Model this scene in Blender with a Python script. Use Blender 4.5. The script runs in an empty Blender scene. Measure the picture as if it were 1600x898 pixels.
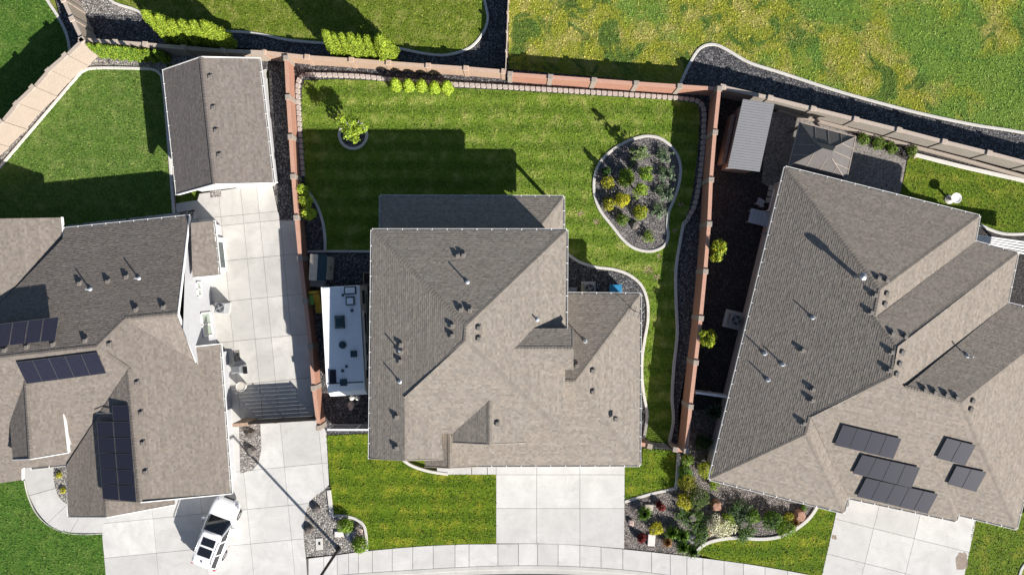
import bpy, bmesh, math, random
import numpy as np
from mathutils import Vector, Matrix
random.seed(7); rng = np.random.default_rng(11)
scene = bpy.context.scene
COL = scene.collection
# ------------------------------------------------------------------ camera, sky, sun, exposure
CAMH = 48.0          # drone height in metres
FPX = 1067.0         # focal length in photo pixels (1600 wide)
cd = bpy.data.cameras.new("camera"); cam = bpy.data.objects.new("camera", cd); COL.objects.link(cam)
cam.location = (0, 0, CAMH); cam.rotation_euler = (0, 0, 0)
cd.sensor_width = 36.0; cd.lens = 36.0 * FPX / 1600.0; cd.clip_end = 2000; cd.clip_start = 0.5
scene.camera = cam
SUN_EL = math.radians(28.9); SUN_AZ = math.radians(137)      # azimuth clockwise from +Y
sdir = Vector((math.sin(SUN_AZ) * math.cos(SUN_EL), math.cos(SUN_AZ) * math.cos(SUN_EL), math.sin(SUN_EL)))
world = bpy.data.worlds.new("World"); scene.world = world; world.use_nodes = True
wn = world.node_tree; wn.nodes.clear()
sky = wn.nodes.new("ShaderNodeTexSky"); sky.sky_type = 'NISHITA'; sky.sun_disc = False
sky.air_density = 0.85; sky.dust_density = 0.4; sky.sun_elevation = SUN_EL; sky.sun_rotation = SUN_AZ
bg = wn.nodes.new("ShaderNodeBackground"); bg.inputs[1].default_value = 0.056
wo = wn.nodes.new("ShaderNodeOutputWorld")
wn.links.new(sky.outputs[0], bg.inputs[0]); wn.links.new(bg.outputs[0], wo.inputs[0])
sl = bpy.data.lights.new("sun", 'SUN'); sl.energy = 5.0; sl.angle = math.radians(0.53); sl.color = (1.0, 0.95, 0.885)
so = bpy.data.objects.new("sun", sl); COL.objects.link(so); so.location = (60, -60, 60)
so.rotation_euler = sdir.to_track_quat('Z', 'Y').to_euler()
scene.view_settings.view_transform = 'Standard'; scene.view_settings.look = 'None'
scene.view_settings.gamma = 1.0; scene.view_settings.use_curve_mapping = False
scene.view_settings.exposure = 0.95

# ------------------------------------------------------------------ helpers
def W(px, py, z=0.0):
    "photo pixel + real height -> world point"
    k = (CAMH - z) / FPX
    return Vector(((px - 800) * k, (449 - py) * k, z))
class Plane:
    def __init__(s, a, b, c):
        s.p = a.copy(); s.n = (b - a).cross(c - a).normalized()
        if s.n.z < 0: s.n = -s.n
    def px(s, px, py):
        d = Vector(((px - 800) / FPX, (449 - py) / FPX, -1.0)); o = Vector((0, 0, CAMH))
        t = (s.p - o).dot(s.n) / d.dot(s.n)
        return o + d * t
    def z(s, x, y):
        return s.p.z - (s.n.x * (x - s.p.x) + s.n.y * (y - s.p.y)) / s.n.z
def col3(c): return (c[0], c[1], c[2], 1.0)
def tag(o, label=None, cat=None, group=None, kind=None):
    if label: o["label"] = label
    if cat: o["category"] = cat
    if group: o["group"] = group
    if kind: o["kind"] = kind
    return o
def empty(name, loc, label=None, cat=None, group=None, rotz=0.0):
    o = bpy.data.objects.new(name, None); COL.objects.link(o); o.location = loc; o.rotation_euler = (0, 0, rotz)
    o.empty_display_size = 0.2
    return tag(o, label, cat, group)
WL = {}
def wloc(o):
    p = Vector((0, 0, 0))
    while o is not None:
        p = p + o.location; o = o.parent
    return p
class MB:
    "collects shapes in world space (or local space) and links them as ONE mesh object"
    def __init__(s): s.v = []; s.f = []; s.m = []; s.c = []; s.mi = 0; s.cc = None
    def face(s, pts, mi=None, c=None):
        b = len(s.v); s.v.extend([tuple(p) for p in pts]); s.f.append(tuple(range(b, b + len(pts))))
        s.m.append(s.mi if mi is None else mi); s.c.append(c or s.cc or (1, 1, 1)); return s
    def mesh(s, vs, fs, mi=None, c=None):
        b = len(s.v); s.v.extend([tuple(p) for p in vs])
        for f in fs:
            s.f.append(tuple(b + i for i in f)); s.m.append(s.mi if mi is None else mi); s.c.append(c or s.cc or (1, 1, 1))
        return s
    def box(s, c, size, rz=0.0, mi=None, col=None, taper=1.0, bev=0.0):
        cx, cy, cz = c; hx, hy, hz = size[0] / 2, size[1] / 2, size[2] / 2
        ca, sa = math.cos(rz), math.sin(rz); vs = []
        def ring(k, z, d=0):
            for x, y in ((-1, -1), (1, -1), (1, 1), (-1, 1)):
                X, Y = x * (hx * k - d), y * (hy * k - d); vs.append((cx + X * ca - Y * sa, cy + X * sa + Y * ca, cz + z))
        if bev > 0:
            ring(1, -hz); ring(taper, hz - bev); ring(taper, hz, bev)
            fs = [(3, 2, 1, 0), (8, 9, 10, 11)]
            for L in (0, 4):
                for i in range(4): j = (i + 1) % 4; fs.append((L + i, L + j, L + 4 + j, L + 4 + i))
        else:
            ring(1, -hz); ring(taper, hz); fs = [(3, 2, 1, 0), (4, 5, 6, 7)]
            for i in range(4): j = (i + 1) % 4; fs.append((i, j, 4 + j, 4 + i))
        return s.mesh(vs, fs, mi, col)
    def bar(s, a, b, w, h, mi=None, col=None, up=Vector((0, 0, 1))):
        "box from a to b, w across, h high (centred)"
        a = Vector(a); b = Vector(b); d = (b - a).normalized()
        sd = d.cross(up)
        if sd.length < 1e-4: sd = d.cross(Vector((1, 0, 0)))
        sd.normalize(); u = sd.cross(d).normalized(); vs = []
        for p in (a, b):
            for x, y in ((-1, -1), (1, -1), (1, 1), (-1, 1)): vs.append(p + sd * (x * w / 2) + u * (y * h / 2))
        fs = [(0, 1, 2, 3), (7, 6, 5, 4)]
        for i in range(4): j = (i + 1) % 4; fs.append((j, i, 4 + i, 4 + j))
        return s.mesh(vs, fs, mi, col)
    def tube(s, pts, r, n=8, mi=None, col=None, cap=True):
        pts = [Vector(p) for p in pts]; rs = r if isinstance(r, (list, tuple)) else [r] * len(pts); vs = []
        for i, p in enumerate(pts):
            d = (pts[min(i + 1, len(pts) - 1)] - pts[max(i - 1, 0)]).normalized()
            a = d.cross(Vector((0, 0, 1)))
            if a.length < 1e-3: a = Vector((1, 0, 0))
            a.normalize(); b = a.cross(d).normalized()
            for k in range(n):
                t = 2 * math.pi * k / n; vs.append(p + a * (math.cos(t) * rs[i]) + b * (math.sin(t) * rs[i]))
        fs = []
        for i in range(len(pts) - 1):
            for k in range(n): j = (k + 1) % n; fs.append((i * n + k, i * n + j, (i + 1) * n + j, (i + 1) * n + k))
        if cap: fs.append(tuple(range(n - 1, -1, -1))); fs.append(tuple(range((len(pts) - 1) * n, len(pts) * n)))
        return s.mesh(vs, fs, mi, col)
    def lathe(s, c, prof, n=16, mi=None, col=None):
        vs = []; c = Vector(c)
        for r, z in prof:
            for k in range(n): t = 2 * math.pi * k / n; vs.append(c + Vector((math.cos(t) * r, math.sin(t) * r, z)))
        fs = []
        for i in range(len(prof) - 1):
            for k in range(n): j = (k + 1) % n; fs.append((i * n + k, i * n + j, (i + 1) * n + j, (i + 1) * n + k))
        fs.append(tuple(range(n - 1, -1, -1))); fs.append(tuple(range((len(prof) - 1) * n, len(prof) * n)))
        return s.mesh(vs, fs, mi, col)
    def prism(s, poly, z0, z1, mi=None, col=None):
        "vertical prism over a 2D polygon (concave allowed)"
        poly = ccw([(p[0], p[1]) for p in poly]); n = len(poly)
        tri = tess(poly); vs = [(x, y, z1) for x, y in poly] + [(x, y, z0) for x, y in poly]
        fs = [t for t in tri] + [(n + t[2], n + t[1], n + t[0]) for t in tri]
        for i in range(n): j = (i + 1) % n; fs.append((n + i, n + j, j, i))
        return s.mesh(vs, fs, mi, col)
    def build(s, name, mat, parent=None, smooth=False, origin=None, colors=False):
        me = bpy.data.meshes.new(name)
        if parent is not None: off = wloc(parent)
        elif origin is not None: off = Vector(origin)
        else:
            a = np.array(s.v); off = Vector(((a[:, 0].min() + a[:, 0].max()) / 2, (a[:, 1].min() + a[:, 1].max()) / 2, a[:, 2].min()))
        V = np.array(s.v, dtype=float) - np.array(off)
        me.from_pydata(V.tolist(), [], s.f)
        mats = mat if isinstance(mat, (list, tuple)) else [mat]
        for m in mats: me.materials.append(m)
        if len(mats) > 1: me.polygons.foreach_set("material_index", s.m)
        if colors: set_cols(me, np.array(s.c))
        if smooth: me.polygons.foreach_set("use_smooth", [True] * len(me.polygons))
        me.update()
        o = bpy.data.objects.new(name, me); COL.objects.link(o)
        if parent is not None: o.parent = parent
        else: o.location = off
        return o
def set_cols(me, fc):
    at = me.attributes.new("tint", 'FLOAT_COLOR', 'CORNER')
    n = np.array([p.loop_total for p in me.polygons]); c = np.repeat(fc, n, axis=0)
    at.data.foreach_set("color", np.concatenate([c, np.ones((len(c), 1))], axis=1).astype(np.float32).ravel())
def area2(poly): return sum(poly[i][0] * poly[(i + 1) % len(poly)][1] - poly[(i + 1) % len(poly)][0] * poly[i][1] for i in range(len(poly)))
def ccw(poly): return poly if area2(poly) > 0 else poly[::-1]
from mathutils.geometry import tessellate_polygon
def tess(poly):
    t = tessellate_polygon([[Vector((x, y, 0)) for x, y in poly]]); out = []
    for a, b, c in t:
        ar = (poly[b][0] - poly[a][0]) * (poly[c][1] - poly[a][1]) - (poly[c][0] - poly[a][0]) * (poly[b][1] - poly[a][1])
        out.append((a, b, c) if ar > 0 else (a, c, b))
    return out
def clip(poly, ax, val, keep_less):
    out = []; n = len(poly)
    for i in range(n):
        a = poly[i]; b = poly[(i + 1) % n]
        ia = (a[ax] <= val) if keep_less else (a[ax] >= val); ib = (b[ax] <= val) if keep_less else (b[ax] >= val)
        if ia: out.append(a)
        if ia != ib:
            t = (val - a[ax]) / (b[ax] - a[ax]); out.append((a[0] + (b[0] - a[0]) * t, a[1] + (b[1] - a[1]) * t))
    return out
def smooth(pts, closed=False, n=6):
    out = []; m = len(pts); rngi = range(m) if closed else range(m - 1)
    for i in rngi:
        g = lambda k: pts[k % m] if closed else pts[max(0, min(m - 1, k))]
        p0, p1, p2, p3 = g(i - 1), g(i), g(i + 1), g(i + 2)
        for k in range(n):
            t = k / n; t2, t3 = t * t, t * t * t
            out.append(tuple(0.5 * (2 * p1[j] + (p2[j] - p0[j]) * t + (2 * p0[j] - 5 * p1[j] + 4 * p2[j] - p3[j]) * t2 + (3 * p1[j] - p0[j] - 3 * p2[j] + p3[j]) * t3) for j in range(2)))
    if not closed: out.append(tuple(pts[-1]))
    return out
def G(pts, z=0.0): return [tuple(W(x, y, z)[:2]) for x, y in pts]
def inset(poly, d):
    poly = ccw(poly); n = len(poly); out = []
    for i in range(n):
        a, b, c = (Vector(poly[(i + k) % n]) for k in (-1, 0, 1))
        e1 = (b - a).normalized(); e2 = (c - b).normalized(); n1 = Vector((-e1.y, e1.x)); n2 = Vector((-e2.y, e2.x))
        bi = (n1 + n2); q = bi.length_squared
        out.append(tuple(b + bi * (2 * d / q)) if q > 0.2 else tuple(b + n1 * d))
    return out

# ------------------------------------------------------------------ materials (procedural)
class NT:
    def __init__(s, name):
        s.mat = bpy.data.materials.new(name); s.mat.use_nodes = True; s.t = s.mat.node_tree; s.t.nodes.clear()
        s.out = s.t.nodes.new("ShaderNodeOutputMaterial"); s.b = s.t.nodes.new("ShaderNodeBsdfPrincipled")
        s.t.links.new(s.b.outputs[0], s.out.inputs[0])
        g = s.t.nodes.new("ShaderNodeNewGeometry"); s.pos = g.outputs["Position"]
    def new(s, t, **kw):
        n = s.t.nodes.new(t)
        for k, v in kw.items():
            if k.startswith("i_"): n.inputs[int(k[2:])].default_value = v
            else: setattr(n, k, v)
        return n
    def link(s, a, b): s.t.links.new(a, b)
    def noise(s, scale, detail=4, rough=0.55, vec=None, dist=0.0):
        n = s.new("ShaderNodeTexNoise"); n.inputs["Scale"].default_value = scale; n.inputs["Detail"].default_value = detail
        n.inputs["Roughness"].default_value = rough; n.inputs["Distortion"].default_value = dist
        s.link(vec or s.pos, n.inputs["Vector"]); return n.outputs["Fac"]
    def voro(s, scale, out="Color", feature='F1', vec=None, rnd=1.0):
        n = s.new("ShaderNodeTexVoronoi", feature=feature); n.inputs["Scale"].default_value = scale
        n.inputs["Randomness"].default_value = rnd
        s.link(vec or s.pos, n.inputs["Vector"]); return n.outputs[out]
    def ramp(s, fac, stops):
        n = s.new("ShaderNodeValToRGB"); cr = n.color_ramp
        while len(cr.elements) < len(stops): cr.elements.new(0.5)
        for e, (p, c) in zip(cr.elements, stops): e.position = p; e.color = col3(c) if not isinstance(c, (int, float)) else (c, c, c, 1)
        s.link(fac, n.inputs[0]); return n.outputs[0]
    def mix(s, fac, a, b, mode='MIX'):
        n = s.new("ShaderNodeMix", data_type='RGBA', blend_type=mode)
        for i, x in ((0, fac), (6, a), (7, b)):
            if isinstance(x, (int, float)): n.inputs[i].default_value = x
            elif isinstance(x, tuple): n.inputs[i].default_value = col3(x)
            else: s.link(x, n.inputs[i])
        return n.outputs[2]
    def math(s, op, a, b=None):
        n = s.new("ShaderNodeMath", operation=op)
        for i, x in ((0, a), (1, b)):
            if x is None: continue
            if isinstance(x, (int, float)): n.inputs[i].default_value = x
            else: s.link(x, n.inputs[i])
        return n.outputs[0]
    def mapped(s, scale=(1, 1, 1), rot=0.0, src=None):
        n = s.new("ShaderNodeMapping"); n.inputs["Scale"].default_value = scale; n.inputs["Rotation"].default_value = (0, 0, rot)
        s.link(src or s.pos, n.inputs["Vector"]); return n.outputs[0]
    def attr(s, name="tint"):
        n = s.new("ShaderNodeAttribute"); n.attribute_name = name; return n.outputs["Color"]
    def rand(s): return s.new("ShaderNodeObjectInfo").outputs["Random"]
    def bump(s, h, strength=0.5, dist=0.02):
        n = s.new("ShaderNodeBump"); n.inputs["Strength"].default_value = strength; n.inputs["Distance"].default_value = dist
        s.link(h, n.inputs["Height"]); s.link(n.outputs[0], s.b.inputs["Normal"])
    def color(s, c):
        if isinstance(c, tuple): s.b.inputs["Base Color"].default_value = col3(c)
        else: s.link(c, s.b.inputs["Base Color"])
    def fin(s, rough=0.8, metal=0.0, spec=0.3):
        s.b.inputs["Roughness"].default_value = rough; s.b.inputs["Metallic"].default_value = metal
        s.b.inputs["Specular IOR Level"].default_value = spec; return s.mat
MAT = {}
def plain(name, c, rough=0.7, metal=0.0, spec=0.3, var=0.12, scale=3.0):
    if name in MAT: return MAT[name]
    t = NT(name); f = t.noise(scale, 5)
    lo = tuple(x * (1 - var) for x in c); hi = tuple(min(1, x * (1 + var)) for x in c)
    t.color(t.ramp(f, [(0.3, lo), (0.7, hi)])); MAT[name] = t.fin(rough, metal, spec); return MAT[name]
BLADE = {}
def m_lawn(name, dark, light, dry, stripe=None, dry_amt=0.5, stripe_rot=0.0, tint=False):
    if not tint: BLADE[name] = m_lawn(name + "_blades", dark, light, dry, stripe, dry_amt, stripe_rot, True)
    t = NT(name)
    f1 = t.noise(1.1, 6, 0.62); f2 = t.noise(26, 3, 0.6); f3 = t.noise(0.35, 3); f4 = t.noise(5.0, 5, 0.7)
    f5 = t.noise(9.0, 5, 0.8); f6 = t.voro(7.0, "Distance")
    c = t.mix(t.ramp(t.math('ADD', t.math('MULTIPLY', f2, 0.45), t.math('MULTIPLY', f5, 0.55)), [(0.36, 0.0), (0.64, 1.0)]), tuple(x * 0.75 for x in dark), tuple(x * 1.12 for x in light))
    c = t.mix(t.math('MULTIPLY', t.ramp(f4, [(0.47, 0.0), (0.66, 1.0)]), 0.5), c, tuple(x * 0.6 for x in dark))
    c = t.mix(t.math('MULTIPLY', t.ramp(f6, [(0.35, 0.0), (0.7, 1.0)]), 0.45), c, tuple(x * 0.5 for x in dark))
    d = t.math('MULTIPLY', t.ramp(f1, [(0.48, 0.0), (0.72, 1.0)]), dry_amt)
    if stripe:
        sep = t.new("ShaderNodeSeparateXYZ"); t.link(t.mapped(rot=stripe_rot), sep.inputs[0])
        w = t.math('SINE', t.math('ADD', t.math('MULTIPLY', sep.outputs["Y"], 2 * math.pi / stripe), t.math('MULTIPLY', f3, 2.0)))
        w = t.ramp(t.math('ADD', t.math('MULTIPLY', w, 0.5), 0.5), [(0.2, 0.0), (0.8, 1.0)])
        c = t.mix(t.math('MULTIPLY', w, 0.45), c, light)
        d = t.math('MULTIPLY', d, t.math('ADD', t.math('MULTIPLY', w, 0.55), 0.4))
    c = t.mix(d, c, dry)
    c = t.mix(t.math('MULTIPLY', t.ramp(f3, [(0.35, 0.0), (0.65, 1.0)]), 0.28), c, dark)
    if tint: t.color(t.mix(1.0, c, t.attr(), 'MULTIPLY')); return t.fin(0.7, 0, 0.2)
    t.color(c); t.bump(t.math('ADD', t.math('MULTIPLY', f5, 1.2), f2), 0.5, 0.05)
    return t.fin(0.9, 0, 0.1)
def m_gravel(name, cols, scale=16.0, stain=None, bump=0.9):
    t = NT(name); v = t.voro(scale, "Color"); sep = t.new("ShaderNodeSeparateColor"); t.link(v, sep.inputs[0])
    n = len(cols); c = t.ramp(sep.outputs[0], [((i + 0.5) / n, cc) for i, cc in enumerate(cols)])
    c = t.mix(t.math('MULTIPLY', t.ramp(t.noise(1.3, 5), [(0.4, 0.0), (0.75, 1.0)]), 0.4), c, tuple(x * 0.55 for x in cols[0]))
    d = t.voro(scale, "Distance"); c = t.mix(t.ramp(d, [(0.0, 0.0), (0.55, 0.0), (0.9, 0.75)]), c, tuple(x * 0.3 for x in cols[0]))
    t.color(c); h = t.math('ADD', t.math('MULTIPLY', d, -1.0), t.math('MULTIPLY', sep.outputs[1], 0.6)); t.bump(h, bump, 0.05); return t.fin(0.85, 0, 0.3)
def m_concrete(name, c, var=0.1, stain=0.25, stainc=(0.25, 0.22, 0.19)):
    t = NT(name); f = t.noise(0.7, 7, 0.62, dist=0.6); g = t.noise(45, 2); r = t.rand(); s = t.noise(2.4, 6, 0.7, dist=1.2)
    a = t.mix(t.ramp(f, [(0.3, 0.0), (0.7, 1.0)]), tuple(x * (1 - var) for x in c), tuple(min(1, x * (1 + var)) for x in c))
    a = t.mix(t.math('MULTIPLY', t.ramp(r, [(0.0, 0.0), (1.0, 1.0)]), 0.42), a, tuple(x * 0.68 for x in c))
    a = t.mix(t.math('MULTIPLY', t.ramp(s, [(0.56, 0.0), (0.75, 1.0)]), stain), a, stainc)
    br = t.noise(1.0, 4, 0.6, vec=t.mapped((0.5, 14, 1)))
    a = t.mix(t.math('MULTIPLY', t.ramp(br, [(0.4, 0.0), (0.7, 1.0)]), 0.09), a, tuple(x * 0.6 for x in c))
    t.color(a); t.bump(t.math('ADD', g, f), 0.25, 0.01); return t.fin(0.85, 0, 0.25)
def m_shingle(name, c, var=0.3):
    t = NT(name); at = t.attr(); sp = t.noise(60, 2, 0.7); w = t.noise(0.5, 4)
    a = t.mix(1.0, c, at, 'MULTIPLY'); a = t.mix(t.ramp(sp, [(0.35, 0.0), (0.65, 0.55)]), a, tuple(x * 0.6 for x in c))
    a = t.mix(t.math('MULTIPLY', t.ramp(w, [(0.4, 0.0), (0.7, 1.0)]), 0.15), a, tuple(x * 0.7 for x in c))
    t.color(a); t.bump(sp, 0.3, 0.01); return t.fin(0.95, 0, 0.12)
def m_block(name, c, c2, mortar):
    "block wall: courses by world height, joints by run along the wall"
    t = NT(name); sep = t.new("ShaderNodeSeparateXYZ"); t.link(t.pos, sep.inputs[0])
    run = t.math('ADD', t.math('MULTIPLY', sep.outputs["X"], 1.0), t.math('MULTIPLY', sep.outputs["Y"], 1.0))
    cb = t.new("ShaderNodeCombineXYZ"); t.link(run, cb.inputs[0]); t.link(sep.outputs["Z"], cb.inputs[1])
    b = t.new("ShaderNodeTexBrick"); t.link(cb.outputs[0], b.inputs["Vector"])
    b.inputs["Color1"].default_value = col3(c); b.inputs["Color2"].default_value = col3(c2); b.inputs["Mortar"].default_value = col3(mortar)
    b.inputs["Scale"].default_value = 1.0; b.inputs["Brick Width"].default_value = 0.4; b.inputs["Row Height"].default_value = 0.2
    b.inputs["Mortar Size"].default_value = 0.012
    f = t.noise(30, 4); a = t.mix(t.math('MULTIPLY', f, 0.5), b.outputs["Color"], tuple(x * 0.7 for x in c))
    t.color(a); t.bump(t.math('ADD', t.math('MULTIPLY', b.outputs["Fac"], -1.0), t.math('MULTIPLY', f, 0.7)), 0.6, 0.02); return t.fin(0.9, 0, 0.2)
def m_leaf(name="leaf"):
    t = NT(name); at = t.attr(); t.color(at)
    tr = t.new("ShaderNodeBsdfTranslucent"); t.link(t.mix(1.0, at, (1.0, 1.0, 0.45), 'MULTIPLY'), tr.inputs[0])
    mx = t.new("ShaderNodeMixShader"); mx.inputs[0].default_value = 0.3
    t.link(t.b.outputs[0], mx.inputs[1]); t.link(tr.outputs[0], mx.inputs[2]); t.link(mx.outputs[0], t.out.inputs[0])
    return t.fin(0.6, 0, 0.25)
def m_pasture(tint=False):
    t = NT("pasture_grass" + ("_blades" if tint else "")); big = t.noise(0.16, 5, 0.6); mid = t.noise(0.7, 6, 0.65, dist=0.5); fine = t.noise(9, 5, 0.8); clump = t.noise(4.5, 6, 0.8); dk = t.noise(0.45, 5, 0.6, dist=0.8)
    c = t.mix(t.ramp(fine, [(0.3, 0.0), (0.7, 1.0)]), (0.18, 0.22, 0.022), (0.34, 0.35, 0.045))
    tan = t.mix(t.ramp(fine, [(0.3, 0.0), (0.7, 1.0)]), (0.36, 0.31, 0.10), (0.54, 0.46, 0.20))
    east = t.new("ShaderNodeSeparateXYZ"); t.link(t.pos, east.inputs[0]); ex = t.math('MULTIPLY', t.math('ADD', east.outputs["X"], -16.0), 0.006)
    c = t.mix(t.math('MULTIPLY', t.ramp(mid, [(0.46, 0.0), (0.64, 1.0)]), 0.55), c, tan)
    c = t.mix(t.ramp(t.math('ADD', dk, t.math('MULTIPLY', clump, 0.1)), [(0.56, 0.0), (0.64, 0.95)]), c, t.mix(t.ramp(clump, [(0.35, 0.0), (0.65, 1.0)]), (0.035, 0.08, 0.015), (0.13, 0.21, 0.04)))
    c = t.mix(t.ramp(t.math('ADD', big, ex), [(0.50, 0.0), (0.60, 0.85)]), c, t.mix(t.ramp(fine, [(0.3, 0.0), (0.7, 1.0)]), (0.075, 0.17, 0.022), (0.18, 0.30, 0.055)))
    if tint: t.color(t.mix(1.0, c, t.attr(), 'MULTIPLY')); return t.fin(0.7, 0, 0.2)
    t.color(c); t.bump(t.math('ADD', fine, t.math('MULTIPLY', clump, 1.3)), 1.0, 0.1); return t.fin(0.95, 0, 0.08)
M_lawn_back = m_lawn("lawn_back", (0.058, 0.125, 0.010), (0.185, 0.262, 0.032), (0.48, 0.45, 0.15), stripe=1.3, dry_amt=0.6)
M_lawn_front = m_lawn("lawn_front", (0.046, 0.108, 0.006), (0.150, 0.212, 0.014), (0.42, 0.37, 0.04), stripe=1.2, dry_amt=0.6)
M_lawn_green = m_lawn("lawn_green", (0.042, 0.115, 0.014), (0.115, 0.21, 0.035), (0.23, 0.28, 0.07), dry_amt=0.35)
M_lawn_nw = m_lawn("lawn_green_striped", (0.058, 0.132, 0.018), (0.165, 0.245, 0.05), (0.30, 0.32, 0.11), dry_amt=0.4)
M_lawn_n = m_lawn("lawn_mottled", (0.085, 0.138, 0.012), (0.20, 0.25, 0.033), (0.37, 0.345, 0.11), dry_amt=0.55)
M_lawn_e = m_lawn("lawn_bright", (0.06, 0.125, 0.008), (0.175, 0.235, 0.022), (0.38, 0.34, 0.055), dry_amt=0.4)
M_pasture = m_pasture(); BLADE["pasture_grass"] = m_pasture(True)
M_gravel = m_gravel("black_gravel", [(0.036, 0.036, 0.04), (0.066, 0.065, 0.07), (0.13, 0.128, 0.134), (0.046, 0.044, 0.047), (0.26, 0.25, 0.245)], 12)
M_gravel_grey = m_gravel("grey_gravel", [(0.13, 0.125, 0.12), (0.24, 0.22, 0.20), (0.38, 0.35, 0.32), (0.17, 0.16, 0.15), (0.52, 0.48, 0.44)], 11)
M_gravel_brown = m_gravel("brown_gravel", [(0.085, 0.074, 0.068), (0.15, 0.13, 0.12), (0.23, 0.20, 0.185), (0.10, 0.09, 0.085), (0.34, 0.30, 0.275)], 13)
M_gravel_bed = m_gravel("slate_gravel", [(0.07, 0.066, 0.068), (0.14, 0.13, 0.128), (0.21, 0.195, 0.19), (0.095, 0.09, 0.09), (0.32, 0.29, 0.27)], 13)
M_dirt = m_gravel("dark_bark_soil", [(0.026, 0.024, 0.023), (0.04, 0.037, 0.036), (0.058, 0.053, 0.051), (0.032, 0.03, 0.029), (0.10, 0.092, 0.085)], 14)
M_conc = m_concrete("driveway_concrete", (0.54, 0.53, 0.51), 0.14, 0.35)
M_conc2 = m_concrete("weathered_concrete", (0.50, 0.485, 0.455), 0.15, stain=0.4)
M_kerb = m_concrete("kerb_concrete", (0.56, 0.54, 0.50), stain=0.15)
M_conc_dark = m_concrete("paving_joint", (0.13, 0.115, 0.10))
M_asphalt = m_gravel("asphalt", [(0.045, 0.042, 0.042), (0.06, 0.055, 0.055), (0.075, 0.07, 0.068)], 40, bump=0.3)
M_paver = m_gravel("tan_paver", [(0.17, 0.155, 0.145), (0.24, 0.22, 0.20), (0.30, 0.27, 0.245), (0.20, 0.185, 0.17)], 9, bump=0.2)
M_sh_c = m_shingle("shingles_taupe", (0.268, 0.237, 0.203))
M_sh_l = m_shingle("shingles_brown_grey", (0.222, 0.193, 0.168))
M_sh_r = m_shingle("shingles_sand_grey", (0.268, 0.234, 0.199))
M_sh_s = m_shingle("shingles_charcoal_taupe", (0.200, 0.175, 0.157))
M_deck = plain("roof_deck", (0.10, 0.085, 0.075))
M_white = plain("white_paint", (0.80, 0.79, 0.77), 0.5, var=0.03)
M_stucco = plain("pale_siding", (0.43, 0.435, 0.45), 0.8, var=0.05)
M_tanwall = plain("beige_siding", (0.52, 0.46, 0.39), 0.8, var=0.05)
M_glass = plain("window_glass", (0.05, 0.07, 0.075), 0.08, 0, 0.6, var=0.2)
M_block_red = m_block("red_block", (0.42, 0.215, 0.15), (0.36, 0.185, 0.13), (0.30, 0.2, 0.16))
M_block_tan = m_block("tan_block", (0.38, 0.315, 0.26), (0.34, 0.285, 0.235), (0.34, 0.28, 0.22))
M_block_grey = m_block("grey_tan_block", (0.29, 0.26, 0.225), (0.26, 0.235, 0.20), (0.22, 0.2, 0.175))
M_block_warm = m_block("warm_tan_block", (0.44, 0.31, 0.225), (0.39, 0.275, 0.20), (0.33, 0.25, 0.2))
M_cap_warm = plain("cap_warm", (0.45, 0.33, 0.25), 0.85, var=0.12, scale=9)
M_cap = plain("cap_stone", (0.30, 0.255, 0.215), 0.85, var=0.15, scale=9)
M_cap_red = plain("cap_red", (0.45, 0.26, 0.19), 0.85, var=0.12, scale=9)
M_cap_tan = plain("cap_tan", (0.40, 0.335, 0.28), 0.85, var=0.12, scale=9)
M_edgeblock = plain("edging_block_stone", (0.40, 0.345, 0.31), 0.85, var=0.2, scale=8)
M_leaf = m_leaf()
M_bark = plain("bark", (0.12, 0.085, 0.06), 0.9, var=0.3, scale=20)
M_metal_dk = plain("dark_metal", (0.035, 0.035, 0.04), 0.45, 0.6, var=0.2)
M_metal_gr = plain("grey_metal", (0.34, 0.35, 0.37), 0.4, 0.7, var=0.1)
M_plastic_gr = plain("grey_plastic", (0.25, 0.26, 0.27), 0.6, var=0.1)
M_black = plain("black_rubber", (0.02, 0.02, 0.022), 0.7, var=0.2)
# ------------------------------------------------------------------ ground, beds, lawns, paving
LAWNS = []
LAWN_LABELS = ["mown striped grass of the big back lawn", "mown striped grass of the front lawn", "grass of the small lawn right of the driveway", "grass of the lawn left of the workshop", "grass at the bottom left corner", "grass at the top left corner", "grass of the lawn beyond the tan wall", "grass beside the right patio", "grass along the curved white kerb", "grass at the bottom right corner"]
def sheet(name, pts, z, mat, thick=0.12, kind="structure", label=None, cat=None):
    if name == "lawn": LAWNS.append((LAWN_LABELS[len(LAWNS)], pts, BLADE[mat.name]))
    mb = MB(); mb.prism(G(pts), z - thick, z); o = mb.build(name, mat); tag(o, label, cat, None, kind); return o
mb = MB(); mb.face([(-400, -400, -0.2), (400, -400, -0.2), (400, 400, -0.2), (-400, 400, -0.2)])
tag(mb.build("ground", M_lawn_n), kind="structure")
sheet("street", [(-500, 893), (520, 903), (660, 896), (760, 892), (850, 892), (960, 897), (1060, 910), (1160, 930), (1300, 960), (2100, 1180), (2100, 1500), (-500, 1500)], -0.09, M_asphalt)
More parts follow.
